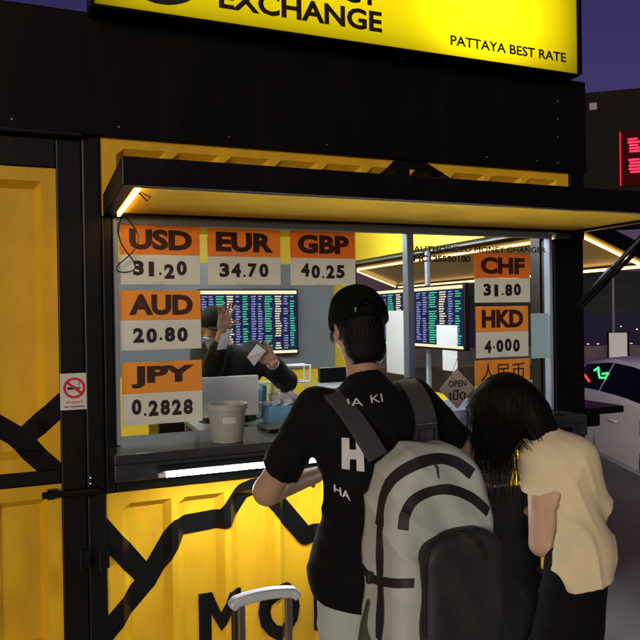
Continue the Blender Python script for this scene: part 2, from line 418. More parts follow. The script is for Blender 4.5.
# slot of yellow wall above the flap
m = MB(); SLOT = corr_panel(m, .244, 2.767, 2.035, 2.369, rail=.04); m.build('upper_panel', YEL, K)
m = MB(); stroke(m, pxz([(366, 204), (400, 168), (424, 172), (446, 186), (470, 196)]), .10, SLOT, (.244, 2.767, 2.035, 2.369)); m.build('painted_line', BLK2, K)
# lower front panel
m = MB(); LOW = corr_panel(m, .243, 2.66, -.08, .84, rail=.05); m.build('lower_panel', YEL, K)
m = MB(); m.box((-2.62, .0, 0), (.17, .1, .034)); m.build('bottom_rail', BLACK, K, bevel=.006)
m = MB(); LB = (.243, 2.66, -.08, .84)
stroke(m, pxz([(96, 522), (149, 582), (100, 640)]), .088, LOW, LB)
stroke(m, pxz([(146, 586), (179, 528), (226, 519), (243, 492), (262, 484), (308, 538), (352, 520), (400, 560), (440, 500)]), .088, LOW, LB, .0035)
m.build('painted_line', BLK2, K)
m = MB(); a = UY(200, 597, 0); b = UY(306, 590, 0)
h = .27; lx = UY(200, 597, 0).x; pit = UY(260, 597, 0).x-lx; lw = UY(243, 597, 0).x-lx
for q_, ch_ in enumerate('MONEY'):
    vs, fs = text_polys(ch_, .06); x0 = min(v[0] for v in vs); xe = max(v[0] for v in vs); y1 = max(v[1] for v in vs); y0 = min(v[1] for v in vs)
    w_ = lw*(1, 1.05, .95, .8, 1)[q_]; vx = [(lx+pit*q_+(v[0]-x0)/(xe-x0)*w_, a.z-h+(v[1]-y0)/(y1-y0)*h) for v in vs]
    for f in fs: decal(m, [vx[i] for i in f], LOW, .006, LB)
m.build('lettering', BLK2, K)
# apron and counter
m = MB(); m.box((.29, -.004, .845), (2.66, .1, 1.0)); m.build('apron', BLACK, K, bevel=.004)
CNT = mat('counter_top', (.03, .034, .04), .22, noise=.3, nscale=20)
m = MB(); m.box((.262, -.2, 1.0), (2.7, .26, 1.04)); m.box((.262, -.2, .93), (2.7, -.185, .9995)); m.build('counter', CNT, K, bevel=.006)
# window frame, glass
FR = mat('white_frame', (.24, .29, .37), .3, noise=.1)
m = MB(); m.box((.291, .012, 1.042), (.311, .06, 2.03)); m.box((.311, .012, 2.006), (2.64, .06, 2.03)); m.box((2.64, .012, 1.042), (2.66, .06, 2.03)); m.build('window_frame', FR, K, bevel=.003)
m = MB(); m.box((1.732, .006, 1.042), (1.772, .058, 2.005)); m.build('mullion', mat('frosty_aluminium', (.17, .23, .32), .3, metal=.4), K, bevel=.004)
for x0, x1 in ((.311, 1.732), (1.772, 2.64)):
    m = MB(); m.box((x0, .030, 1.17 if x0 < 1 else 1.042), (x1, .036, 2.006)); m.build('glass_pane', GLASS, K)
m = MB(); m.box((.29, .06, 2.03), (2.66, .12, 2.36)); m.build('lintel', BLACK, K)
m = MB(); m.box((.32, .064, 2.012), (2.63, .074, 2.022)); m.build('led_strip', emat('cool_led', (.75, .86, 1), 22), K)
m = MB(); m.box((.294, .064, 1.15), (.303, .074, 1.98)); m.build('led_strip', bpy.data.materials['cool_led'], K)
# interior shell
m = MB(); m.box((-.1, .1, 2.36), (2.83, 3.4, 2.39)); m.build('ceiling', YIN, K)
m = MB(); m.box((-.1, .1, .05), (2.83, 3.4, .08)); m.build('inner_floor', mat('dark_floor', (.1, .1, .1), .5), K)
m = MB(); m.box((-.1, 3.3, .08), (2.72, 3.4, 2.36)); m.build('back_wall', YIN, K)
m = MB(); m.box((-.1, 3.275, 1.07), (2.715, 3.299, 2.09)); m.build('back_board', GREY, K)
m = MB(); m.box((-.15, .12, .08), (-.1, 3.3, 2.36)); m.build('end_wall', YIN, K)
m = MB(); m.box((2.72, .11, .08), (2.83, 3.4, .98)); m.box((2.72, .11, 2.09), (2.83, 3.4, 2.36)); m.box((2.72, 3.05, .98), (2.83, 3.4, 2.09)); m.build('end_wall', YIN, K)
m = MB(); m.box((2.831, .11, .1), (2.87, 3.45, .98)); m.box((2.831, .11, 2.09), (2.87, 3.45, 2.43)); m.box((2.831, 3.05, .98), (2.87, 3.45, 2.09)); m.box((-2.62, 3.41, .1), (2.87, 3.45, 2.43)); m.build('outer_cladding', BLACK, K)
m = MB(); m.box((2.77, .11, .98), (2.8, .13, 2.09)); m.box((2.77, 3.03, .98), (2.8, 3.05, 2.09)); m.box((2.77, .13, 2.07), (2.8, 3.03, 2.09)); m.box((2.77, 1.56, .98), (2.8, 1.59, 2.07)); m.build('window_frame', FR, K, bevel=.002)
m = MB(); m.box((2.782, .13, .98), (2.788, 3.03, 2.07)); m.build('glass_pane', GLASS, K)
m = MB(); m.box((2.66, .12, 1.04), (2.72, .2, 2.36)); m.build('inner_jamb', BLACK, K)
m = MB(); m.box((.76, .262, .97), (2.7, .95, 1.0)); m.box((.76, .9, .08), (2.7, .93, .97)); m.build('desk', mat('desk_top', (.18, .2, .22), .35), K, bevel=.004)
# side shelf outside the end window
m = MB(); m.box((2.875, -.02, 1.0), (3.14, 1.3, 1.04)); m.box((2.875, .0, .93), (2.98, 1.2, .999)); m.build('side_shelf', BLACK, K, bevel=.006)

# front flap
AW = MB(); x0, x1, yf, zb, zt = .25, 2.80, -.77, 2.03, 2.125
AW.box((x0, yf, zb), (x1, yf+.045, zt)); AW.box((x0, yf+.045, zb), (x0+.045, -.02, zt)); AW.box((x1-.045, yf+.045, zb), (x1, -.02, zt)); AW.box((x0+.045, -.06, zb), (x1-.045, -.02, zt)); AW.box((x0+.045, yf+.045, zt-.012), (x1-.045, -.06, zt-.002))
aw = AW.build('awning', BLACK, K, bevel=.004)
m = MB(); m.box((x0+.05, yf+.05, zb+.012), (x1-.05, -.065, zb+.022)); m.build('awning_lining', AWN, aw)
m = MB(); m.box((x0+.055, yf+.07, zb-.002), (x0+.067, -.05, zb+.010)); m.build('led_strip', LED, aw)
m = MB(); m.tube([(x0+.06, -.66, zb+.004), (x0+.095, -.655, zb-.03), (x0+.11, -.63, zb-.012), (x0+.08, -.615, zb+.006)], .0025, 6); m.build('cable', BLK2, aw)
m = MB(); m.tube([(.345+.055*math.sin(t*.75)*(1-.4*min(1, t/12)), -.012, 2.03-.25*math.sin(math.pi*min(1, t/16))*.95) for t in [u/4 for u in range(65)]], .0028, 6); m.build('cable', BLK2, K, smooth=True)
m = MB(); m.tube([(2.79, -.035, 1.62), (2.79, -.60, 2.045)], .014, 8); m.tube([(2.79, -.035, 1.62), (2.79, -.30, 1.82)], .020, 8); m.build('strut', BLK2, K)
m = MB(); m.tube([(2.86, .02, 1.62), (3.30, .05, 1.93)], .014, 8); m.tube([(2.86, .02, 1.62), (3.06, .034, 1.76)], .019, 8); m.build('strut', BLK2, K)
# side flap
def flap(zh, zo, xo, y0, y1):
    h0 = Vector((2.88, 0, zh)); o0 = Vector((xo, 0, zo)); d = (o0-h0); n = Vector((-d.z, 0, d.x)).normalized()
    def P(t, y, u): p = h0+d*t+n*u; return (p.x, y, p.z)
    m = MB()
    def bar(t0, t1, ya, yb, u0, u1, mb):
        mb.add([P(t0, ya, u0), P(t1, ya, u0), P(t1, yb, u0), P(t0, yb, u0), P(t0, ya, u1), P(t1, ya, u1), P(t1, yb, u1), P(t0, yb, u1)], [(0, 3, 2, 1), (4, 5, 6, 7), (0, 1, 5, 4), (1, 2, 6, 5), (2, 3, 7, 6), (3, 0, 4, 7)])
    bar(0, 1, y0, y0+.04, 0, .09, m); bar(0, 1, y1-.04, y1, 0, .09, m); bar(.94, 1, y0+.04, y1-.04, 0, .09, m); bar(0, .06, y0+.04, y1-.04, 0, .09, m); bar(.06, .94, y0+.04, y1-.04, .075, .088, m)
    a = m.build('side_awning', BLACK, K, bevel=.003)
    m = MB(); bar(.065, .935, y0+.045, y1-.045, .012, .022, m); m.build('awning_lining', mat('side_lining', (.62, .43, .16), .35), a)
    for (t0, t1, ya, yb) in ((.09, .92, y0+.06, y0+.072), (.955, .975, y0+.08, y1-.08), (.09, .92, y1-.072, y1-.06), (.075, .095, y0+.08, y1-.08)):
        m = MB(); bar(t0, t1, ya, yb, -.014, -.001, m); m.build('led_strip', LEDC, a)
flap(2.06, 1.86, 3.44, .02, 3.3)

PH = .024
# left bay: a door leaf in a black frame with two yellow insets
D = MB(); D.box((-2.6, -.006, .13), (-2.5, .09, 2.35)); D.box((.065, -.006, .13), (.166, .09, 2.35)); D.box((-2.5, -.006, 2.225), (.065, .09, 2.35)); D.box((-2.5, -.006, .905), (.065, .09, .965)); D.box((-2.5, -.006, .13), (.065, .09, .17))
door = D.build('door', BLACK, K, bevel=.006)
m = MB(); UPP = corr_panel(m, -2.5, .064, .966, 2.224, rail=.055); m.build('door_panel', YEL, door)
m = MB(); LOP = corr_panel(m, -2.5, .064, .171, .904, rail=.055); m.build('door_panel', YEL, door)
m = MB(); UB = (-2.5, .064, .966, 2.224)
stroke(m, pxz([(-60, 470), (-10, 423), (22, 441), (66, 400)]), .085, UPP, UB); stroke(m, pxz([(16, 438), (66, 482)]), .085, UPP, UB, .0035); m.build('painted_line', BLK2, door)
m = MB(); p = UY(42, 496, -.03); q = UY(100, 491, -.03); m.tube([(p.x, -.03, p.z), (q.x, -.03, q.z)], .014, 12); m.box((p.x+.02, -.03, p.z-.02), (p.x+.05, -.004, p.z+.02)); m.box((q.x-.05, -.03, q.z-.02), (q.x-.02, -.004, q.z+.02)); m.build('lock_bar', BLK2, door, smooth=True)
for px in (85, 104):
    p = UY(px, 560, -.03); m = MB(); m.box((p.x-.018, -.04, p.z-.035), (p.x+.022, -.006, p.z+.04)); m.lathe([(.006, -.045), (.006, .045)], (p.x-.016, -.045, p.z), 10); m.build('hinge', BLK2, K, bevel=.003)
for (px, py) in ((91, 478), (91, 484)):
    p = UY(px, py, -.02); m = MB(); m.lathe([(.0001, -.008), (.005, -.006), (.006, 0)], (p.x, -.012, p.z), 10, axis='y'); m.build('bolt', STEEL, K, smooth=True)
for i, (px, py) in enumerate(((68, 423), (76, 421), (69, 473), (77, 472), (66, 451), (74, 450))):
    p = UY(px, py, -.02); m = MB(); m.lathe([(.0001, -.006), (.004, -.005), (.0055, 0)], (p.x, -.006, p.z), 10, axis='y'); m.build('bolt', BLK2, door, smooth=True)

PH = .535
# ------------------------------------------------------------------ lamps of the kiosk
def tube_lamp(x0, x1, label):
    t = thing('light_tube', label, 'lamp', (x0, -.215, .945), 'light tubes under the counter')
    m = MB(); m.box((x0, -.222, .96), (x1, -.201, .985)); m.build('housing', BLACK, t, bevel=.003)
    m = MB(); m.tube([(x0+.03, -.215, .945), (x1-.03, -.215, .945)], .0095, 12); m.build('lamp_glass', TUBE, t, smooth=True)
    for x in (x0, x1-.03):
        m = MB(); m.tube([(x, -.215, .945), (x+.03, -.215, .945)], .010, 12); m.build('end_cap', WHITE, t, smooth=True)
tube_lamp(.435, 1.48, 'bright white light tube under the counter, above the lettering on the yellow front')
tube_lamp(1.54, 2.58, 'bright white light tube under the counter behind the two bent-over women')
for i, (x, lab) in enumerate(((.55, 'ceiling tube lamp inside the kiosk over the left pane'), (1.95, 'ceiling tube lamp inside the kiosk over the right pane'))):
    t = thing('ceiling_lamp', lab, 'lamp', (x, 1.2, 2.34), 'lamps on the kiosk ceiling')
    m = MB(); m.box((x-.05, .5, 2.335), (x+.05, 1.9, 2.359)); m.build('housing', WHITE, t)
    m = MB(); m.tube([(x, .55, 2.318), (x, 1.85, 2.318)], .016, 10); m.build('lamp_glass', DIFF, t, smooth=True)

# ------------------------------------------------------------------ lit sign board
SG = thing('lightbox_sign', 'glowing yellow lightbox reading CURRENCY EXCHANGE and PATTAYA BEST RATE above the window', 'sign', (1.46, -.08, 2.87))
sx0, sx1, sz0, sz1 = .20, 2.715, 2.862, 3.75
m = MB()
for a, b in (((sx0, -.155, sz0), (sx1, -.0, sz0+.012)), ((sx0, -.155, sz1-.012), (sx1, 0, sz1)), ((sx0, -.155, sz0+.012), (sx0+.02, 0, sz1-.012)), ((sx1-.012, -.155, sz0+.012), (sx1+.02, 0, sz1-.012)), ((sx0+.02, -.012, sz0+.012), (sx1-.012, 0, sz1-.012))): m.box(a, b)
m.build('sign_frame', BLACK, SG, bevel=.003)
ACR = mat('yellow_acrylic', (.93, .80, .02), .18, trans=.9)
_n = ACR.node_tree.nodes
for nd in _n:
    if nd.type == 'BSDF_TRANSLUCENT': nd.inputs[0].default_value = (.98, .88, .06, 1)
m = MB(); m.box((sx0+.02, -.150, sz0+.012), (sx1-.012, -.146, sz1-.012)); m.build('sign_face', ACR, SG)
SX = mat('sign_black', (.02, .014, .002), .4)
m = MB(); yy = -.1525
add_text(m, 'EXCHANGE', (.735, yy, 2.932), (1.525, yy, 2.932), .098, .03)
add_text(m, 'CURRENCY', (.735, yy, 3.052), (1.515, yy, 3.052), .098, .03)
add_text(m, 'PATTAYA BEST RATE', (1.905, yy, 2.925), (2.625, yy, 2.925), .05, .02)
m.build('lettering', SX, SG)
m = MB(); cx, cz = .49, 3.135; n = 48; ri, ro = .175, .225
vs = []
for r_, y_ in ((ri, yy), (ro, yy), (ri, yy+.002), (ro, yy+.002)): vs += [(cx+r_*math.cos(2*math.pi*j/n), y_, cz+r_*math.sin(2*math.pi*j/n)) for j in range(n)]
fs = [(j, (j+1) % n, n+(j+1) % n, n+j) for j in range(n)]+[(n+j, n+(j+1) % n, 3*n+(j+1) % n, 3*n+j) for j in range(n)]+[(j, 2*n+j, 2*n+(j+1) % n, (j+1) % n) for j in range(n)]
m.add(vs, fs); m.build('logo_ring', SX, SG)
for (x, z, w_, h_, e) in ((1.455, 3.30, 2.40, .80, 7.2), (2.10, 3.13, .46, .26, 2.6)):
    L = bpy.data.lights.new('sign_lamp', 'AREA'); L.shape = 'RECTANGLE'; L.size = h_; L.size_y = w_; L.energy = e; L.color = (1, .97, .8)
    o = bpy.data.objects.new('sign_lamp', L); COL.objects.link(o); o.parent = SG; o.location = Vector((x, -.016-.002*(w_ < 1), z))-SG.location; o.rotation_euler = (R(-90), 0, 0)
    o.rotation_euler = Vector((0, 1, 0)).to_track_quat('Z', 'X').to_euler()

# ------------------------------------------------------------------ rate sheets
ORG = [mat('sheet_orange', (.88, .40, .08), .35, trans=.5), mat('sheet_amber', (.90, .48, .10), .35, trans=.5), mat('sheet_deep_orange', (.86, .32, .06), .35, trans=.5)]
PW = mat('sheet_white', (.88, .89, .85), .4, trans=.5)
SLV = glassmat('clear_sleeve', (.985, .99, .99), wav=.22)
INKB = mat('ink_brown', (.045, .012, .004), .5); INKK = mat('ink_black', (.012, .012, .012), .5)
def sheet(code, num, x0, z0, x1, z1, col, label, jit=0.0, tilt=0.0, hh=.50, nscale=1.0, thin=False):
    cx, cz = (x0+x1)/2, (z0+z1)/2; Y = .026
    t = thing('rate_sheet', label, 'price sheet', (cx, Y, cz), 'exchange rate sheets taped on the glass')
    zs = z1-(z1-z0)*hh
    m = MB(); m.box((x0, Y-.001, z0), (x1, Y, zs-.0005)); m.build('paper', PW, t)
    m = MB(); m.box((x0, Y-.001, zs), (x1, Y, z1)); m.build('header', ORG[col], t)
    m = MB(); w = x1-x0; H = z1-zs
    add_text(m, code, (x0+w*.11, Y-.0022, zs+H*.17), (x1-w*.10, Y-.0022, zs+H*.15), H*.70, .0 if thin else .05); m.build('currency_code', INKB, t)
    m = MB(); H2 = zs-z0; n = len(num); rs = random.Random(hash(code) % 1000 if False else sum(map(ord, code)))
    wts = [.42 if c == '.' else 1 for c in num]; tw = sum(wts); x = x0+w*.14*nscale; span = w*(1-.30*nscale)
    for c, wt in zip(num, wts):
        ww = span*wt/tw; hgt = H2*.50*(1 if c != '.' else .2); dz = rs.uniform(-1, 1)*jit*H2
        fat = .82 if c not in '1.' else (.42 if c == '1' else .5)
        xc = x+ww/2
        add_text(m, c, (xc-ww*fat/2, Y-.0022, z0+H2*.27+dz), (xc+ww*fat/2, Y-.0022, z0+H2*.27+dz), hgt, .05)
        x += ww
    m.build('rate_digits', INKK, t)
    m = MB(); m.box((x0-.006, Y-.0042, z0-.006), (x1+.006, Y-.0038, z1+.005)); m.build('clear_sleeve', SLV, t)
    m = MB()
    for xx, zz in ((x0+w*.5, z1), (x0+w*.47, z0)):
        m.box((xx-.03, Y-.0056, zz-.009), (xx+.03, Y-.005, zz+.011))
    m.build('tape', SLV, t)
    t.rotation_euler.y = tilt
    return t
sheet('USD', '31.20', .322, 1.742, .672, 2.005, 0, 'USD rate sheet 31.20 with orange header, top left corner of the glass', .09)
sheet('EUR', '34.70', .708, 1.741, 1.058, 2.002, 0, 'EUR rate sheet reading 34.70 between the USD and GBP sheets')
sheet('GBP', '40.25', 1.108, 1.740, 1.450, 2.002, 2, 'GBP rate sheet reading 40.25, rightmost of the three in the top row', .04)
sheet('AUD', '20.80', .316, 1.452, .672, 1.716, 1, 'AUD rate sheet reading 20.80 directly under the USD sheet', .05)
sheet('JPY', '0.2828', .320, 1.122, .672, 1.400, 1, 'JPY rate sheet reading 0.2828, lowest on the left side of the glass', .06, nscale=.7)
sheet('CHF', '31.80', 2.150, 1.648, 2.514, 1.912, 2, 'CHF rate sheet reading 31.80 under the licence lettering', .03)
sheet('HKD', '4.000', 2.154, 1.350, 2.498, 1.628, 1, 'HKD rate sheet reading 4.000 between the CHF sheet and the Chinese one', .10)
sheet('人民币', '4.25', 2.144, 1.064, 2.506, 1.338, 1, 'amber rate sheet headed with Chinese characters above the bowed woman', 0, thin=True)
m = MB(); m.box((2.518, .0245, 1.335), (2.636, .0255, 1.585)); o = m.build('notice_paper', mat('blue_white_paper', (.5, .66, .74), .6, trans=.5), None, loc=(2.58, .025, 1.46)); tag(o, 'blank pale blue notice stuck on the glass beside the HKD sheet', 'notice')
m = MB(); add_text(m, 'AUTHORIZED MONEY CHANGER', (1.782, .0285, 1.912), (2.630, .0285, 1.924), .031, .02); add_text(m, 'MC125550180', (1.782, .0285, 1.862), (2.128, .0285, 1.864), .034, .04); m.build('window_lettering', INKK, K)
# open tag
T = thing('open_tag', 'diamond shaped OPEN tag hanging from a sucker on the right pane', 'sign', (2.03, .02, 1.21))
cx, cz, r = 2.03, 1.195, .108
m = MB(); m.slab([(cx-r, .02, cz), (cx, .02, cz-r), (cx+r, .02, cz), (cx, .02, cz+r)], .004); m.build('board', mat('tag_board', (.42, .40, .36), .5), T, bevel=.004)
m = MB(); add_text(m, 'OPEN', (cx-.055, .0185, cz+.01), (cx+.055, .0185, cz+.01), .034, .015); add_text(m, 'เปิด', (cx-.05, .0185, cz-.06), (cx+.05, .0185, cz-.06), .055, .015); m.build('lettering', INKK, T)
m = MB(); m.tube([(cx-.04, .018, cz+r-.045), (cx, .018, cz+r+.05), (cx+.04, .018, cz+r-.045)], .002, 6); m.build('cord', INKK, T)
m = MB(); m.lathe([(.0001, -.012), (.008, -.01), (.02, 0)], (cx, .028, cz+r+.055), 18, axis='y'); m.build('suction_cup', GLASS, T, smooth=True)

# no smoking sign
NS = thing('no_smoking_sign', 'small white no smoking sign on the black post left of the window', 'sign', (.122, -.012, 1.285))
m = MB(); m.box((.066, -.0105, 1.212), (.178, -.007, 1.366)); m.build('board', mat('sign_white', (.62, .62, .60), .4, noise=.1), NS, bevel=.001)
RED = mat('sign_red', (.55, .02, .02), .4)
m = MB(); cx, cz = .122, 1.304; n = 40; y_ = -.0118
vs = []
for r_ in (.034, .044): vs += [(cx+r_*math.cos(2*math.pi*j/n), y_, cz+r_*math.sin(2*math.pi*j/n)) for j in range(n)]
m.add(vs, [(j, (j+1) % n, n+(j+1) % n, n+j) for j in range(n)])
c, s_ = math.cos(R(-40)), math.sin(R(-40)); w = .005
m.add([(cx+c*a-s_*b, y_-.0006, cz+s_*a+c*b) for a, b in ((-.036, -w), (.036, -w), (.036, w), (-.036, w))], [(0, 1, 2, 3)])
m.build('red_ring', RED, NS)
m = MB(); m.box((cx-.028, -.0113, cz-.007), (cx+.012, -.0110, cz+.004)); m.box((cx+.014, -.0113, cz-.007), (cx+.018, -.0110, cz+.004)); m.box((cx+.02, -.0113, cz-.007), (cx+.024, -.0110, cz+.004)); m.tube([(cx+.02, -.0112, cz+.008), (cx+.015, -.0112, cz+.014), (cx+.022, -.0112, cz+.02), (cx+.017, -.0112, cz+.026)], .0012, 5); m.build('cigarette', INKK, NS)
m = MB(); add_text(m, 'ห้ามสูบบุหรี่', (.09, -.0112, 1.238), (.154, -.0112, 1.238), .013, .0); m.build('red_lettering', RED, NS)
m = MB(); add_text(m, 'NO SMOKING', (.082, -.0112, 1.222), (.162, -.0112, 1.222), .007, .0); m.build('lettering', INKK, NS)

# ------------------------------------------------------------------ rate screens
SBLUE = emat('screen_blue', (.018, .024, .08), .9); SGRN = emat('screen_green', (.08, .75, .32), 1.0); SCRM = emat('screen_cream', (1, .86, .5), 1.15); SWHT = emat('screen_white', (.42, .46, .85), .8); SNAV = emat('screen_navy', (.05, .06, .2), .9)
def screen(label, o, ux, w, h, nrm, seed):
    o = Vector(o); ux = Vector(ux).normalized(); nrm = Vector(nrm).normalized(); uz = Vector((0, 0, 1))
    t = thing('rate_screen', label, 'screen', o, 'rate screens inside the kiosk')
    def Q(mb, u0, v0, u1, v1, d, th=.0006, k=0):
        mb.slab([o+ux*u0+uz*v0+nrm*d, o+ux*u1+uz*v0+nrm*d, o+ux*u1+uz*v1+nrm*d, o+ux*u0+uz*v1+nrm*d], th, k)
    m = MB(); Q(m, -.015, -.015, w+.015, h+.015, 0, .04); m.build('screen_case', BLK2, t, bevel=.004)
    m = MB(); Q(m, 0, 0, w, h, .003, .002); m.build('display', SBLUE, t)
    rr = random.Random(seed); m = MB()
    Q(m, 0, h*.945, w, h, .006, k=0); Q(m, 0, 0, w, h*.045, .006, k=0)
    cols = [(.015, .055, 2), (.085, .05, 2), (.155, .085, 1), (.265, .07, 0), (.355, .05, 2), (.425, .055, 1)]; cols = cols+[(c[0]+.5, c[1], c[2]) for c in cols]
    nrow = 22
    for r_ in range(nrow):
        v = h*(.075+.86*r_/nrow); hh = h*.86/nrow*.55
        for (cu, cw, k) in cols:
            if rr.random() < .06: continue
            a = cu*w+rr.uniform(0, .008)*w; ww = cw*w*rr.uniform(.6, 1.0); x = a
            while x < a+ww:
                dx = rr.uniform(.004, .012)*w*1.4; Q(m, x, v, min(x+dx, a+ww), v+hh*rr.uniform(.8, 1), .006, k=k); x += dx+.0022*w
    m.build('rate_rows', [SCRM, SGRN, SWHT], t)
screen('rate screen with green and cream columns hung on the grey back board', (1.345, 3.2, 1.23), (1, 0, 0), .945, .60, (0, -1, 0), 3)
screen('rate screen with green and cream columns hung on the side window, right of the cap', (2.66, 2.2, 1.345), (0, -1, 0), 1.30, .44, (-1, 0, 0), 8)

# papers inside
def paper_on(label, quad, name='notice_paper', cat='notice', mt=PAPER):
    m = MB(); m.slab(quad, .0015); c = sum((Vector(q) for q in quad), Vector())/4; o = m.build(name, mt, None, loc=c); tag(o, label, cat); return o
def px_quadX(x0, y0, x1, y1, X): return [UX(x0, y1, X), UX(x1, y1, X), UX(x1, y0, X), UX(x0, y0, X)]
a = UX(386, 311, 2.64); b = UX(405, 375, 2.64)
paper_on('tall blank white poster on the side glass just right of the capped head', [(2.64, a.y, b.z), (2.64, b.y, b.z), (2.64, b.y, a.z), (2.64, a.y, a.z)], 'poster', 'poster')
a = UX(434, 325, 2.60); b = UX(455, 347, 2.60); paper_on('small white paper clipped over the right rate screen', [(2.62, a.y, b.z), (2.62, b.y, b.z), (2.62, b.y, a.z), (2.62, a.y, a.z)])
a = UX(440, 350, 2.60); b = UX(455, 372, 2.60); paper_on('white printed slip below the right rate screen', [(2.62, a.y, b.z), (2.62, b.y, b.z), (2.62, b.y, a.z), (2.62, a.y, a.z)])

# ------------------------------------------------------------------ people
SKIN = mat('skin', (.40, .25, .165), .5, noise=.08, nscale=20, bump=.04, bscale=120)
SKINL = mat('skin_light', (.52, .34, .235), .5, noise=.06, nscale=20, bump=.04, bscale=120)
BRHAIR = mat('brown_hair', (.035, .018, .010), .45, spec=.4)
HAIR = mat('black_hair', (.004, .0033, .003), .6, spec=.12, bump=.3, bscale=60, stretch=(6, 6, .6))
TEE = mat('black_cotton', (.0030, .0034, .0042), .9, spec=.2, noise=.2, nscale=14, bump=.15, bscale=180)
NAVY = mat('navy_cotton', (.004, .005, .009), .85, noise=.2, nscale=14, bump=.12, bscale=150)
CREAM = mat('cream_cotton', (.76, .66, .42), .85, noise=.07, nscale=10, bump=.12, bscale=200)
BPANT = mat('black_trousers', (.003, .003, .0035), .85, spec=.2, noise=.2)
GPANT = mat('pale_grey_trousers', (.42, .47, .46), .8, noise=.08, bump=.1, bscale=150)
EYE = mat('eye_dark', (.02, .015, .01), .2); LIPM = mat('lips', (.35, .12, .10), .5)

def hand_mesh(mb, wrist, d, palm_n, size=.18, curl=.5, k=0, spread=.16, mirror=1, h=.0035):
    """palm, four unequal bent fingers and a thumb grown from the wrist"""
    w = np.array(wrist, float); d = np.array(d, float); d /= np.linalg.norm(d); n = np.array(palm_n, float); n -= d*(n@d); n /= np.linalg.norm(n); s = np.cross(n, d)*mirror
    L = size; pl = L*.50; chains = []
    for i, (off, fl) in enumerate(((-.36, .40), (-.12, .46), (.12, .43), (.35, .34))):
        base = w+d*pl*.95+s*off*L*.46; dirn = d*math.cos(spread*off*2)+s*math.sin(spread*off*2)*1.0
        a = curl*(.55+.12*i); p = base; pts = [w+d*pl*.45+s*off*L*.34, base]; ang = a*.6
        for seg in (.46, .31, .25):
            v = dirn*math.cos(ang)+n*math.sin(ang); p = p+v*L*fl*seg; pts.append(p); ang += a
        chains.append((pts, L*.052))
    tb = w+d*pl*.22-s*L*.17; td = d*.62-s*.70+n*.28; td /= np.linalg.norm(td); t2 = d*.86-s*.34+n*.36; t2 /= np.linalg.norm(t2)
    chains.append(([w+d*pl*.12-s*L*.08, tb, tb+td*L*.17, tb+td*L*.17+t2*L*.15], L*.060))
    def f(P):
        v = caps(P, w-d*L*.10, w+d*pl*.25, L*.135, L*.16, (n, .72)); v = smin(v, caps(P, w+d*pl*.3-s*L*.10, w+d*pl*.85-s*L*.12, L*.12, L*.10, (n, .75)), .012)
        v = smin(v, caps(P, w+d*pl*.3+s*L*.10, w+d*pl*.85+s*L*.11, L*.115, L*.095, (n, .75)), .012)
        for pts, r in chains:
            q = None
            for i in range(len(pts)-1):
                c = caps(P, pts[i], pts[i+1], r*(1.05-.1*i), r*(.98-.1*i)); q = c if q is None else smin(q, c, .003)
            v = smin(v, q, .004)
        return v
    A = np.array([p for c in chains for p in c[0]]+[w-d*L*.15]); sdfmesh(mb, f, A.min(0)-.03, A.max(0)+.03, h, k)

def head_sdf(P, c, az, tilt=0.0, sc=1.0, roll=0.0):
    """skull, jaw, nose, brow, lips, ears; az = heading of the face, tilt>0 looks down"""
    Rm = (Matrix.Rotation(az, 3, 'Z') @ Matrix.Rotation(-tilt, 3, 'X') @ Matrix.Rotation(roll, 3, 'Y'))
    A = np.array(Rm); q = (P-np.array(c, float))@A/sc      # local: +y face, +z crown, +x right
    v = ell(q, (0, -.012, .028), (.076, .097, .092)); v = smin(v, ell(q, (0, .022, -.045), (.056, .066, .070)), .03)
    v = smin(v, caps(q, (0, .078, -.092), (0, .070, -.085), .020, .02), .025)
    v = smin(v, caps(q, (0, .088, .018), (0, .108, -.022), .008, .0135), .010)
    v = smin(v, ell(q, (0, .100, -.028), (.017, .012, .009)), .006)
    v = smin(v, caps(q, (-.03, .080, .032), (.03, .080, .032), .010, .010), .014)
    v = smin(v, ell(q, (0, .088, -.057), (.022, .010, .0055)), .005); v = smin(v, ell(q, (0, .086, -.068), (.018, .010, .006)), .005)
    for s in (-1, 1):
        v = smax(v, -ell(q, (s*.031, .093, .012), (.016, .014, .010)), .008); v = smin(v, ell(q, (s*.031, .078, .010), (.0125, .0125, .0125)), .002)
        e = ell(q, (s*.080, -.006, -.002), (.008, .020, .031), rotz(-s*.35)); v = smin(v, e, .006)
        v = smax(v, -ell(q, (s*.088, .000, .002), (.004, .010, .017)), .004)
        v = smin(v, ell(q, (s*.045, .060, -.022), (.022, .022, .020)), .018)
    return v*sc
def hloc(c, az, tilt, sc, p, roll=0.0):
    Rm = (Matrix.Rotation(az, 3, 'Z') @ Matrix.Rotation(-tilt, 3, 'X') @ Matrix.Rotation(roll, 3, 'Y')); return Vector(c)+Rm @ (Vector(p)*sc)
def headlocal(P, c, az, tilt, sc, roll=0.0):
    Rm = (Matrix.Rotation(az, 3, 'Z') @ Matrix.Rotation(-tilt, 3, 'X') @ Matrix.Rotation(roll, 3, 'Y')); return (P-np.array(c, float))@np.array(Rm)/sc
def face_bits(root, c, az, tilt, sc, brows=True):
    m = MB()
    for s in (-1, 1):
        p = hloc(c, az, tilt, sc, (s*.031, .0895, .0105)); m.lathe([(.0001, -.003), (.0045*sc, -.001), (.0050*sc, .001)], p, 10)
        o = m
    m.build('eye', EYE, root, smooth='all')
    m = MB()
    for s in (-1, 1): m.tube([hloc(c, az, tilt, sc, (s*x, .0925-abs(x-.03)*.3, z)) for x, z in ((.015, .032), (.03, .037), (.046, .031))], .0025*sc, 6)
    m.build('eyebrow', HAIR, root, smooth='all')

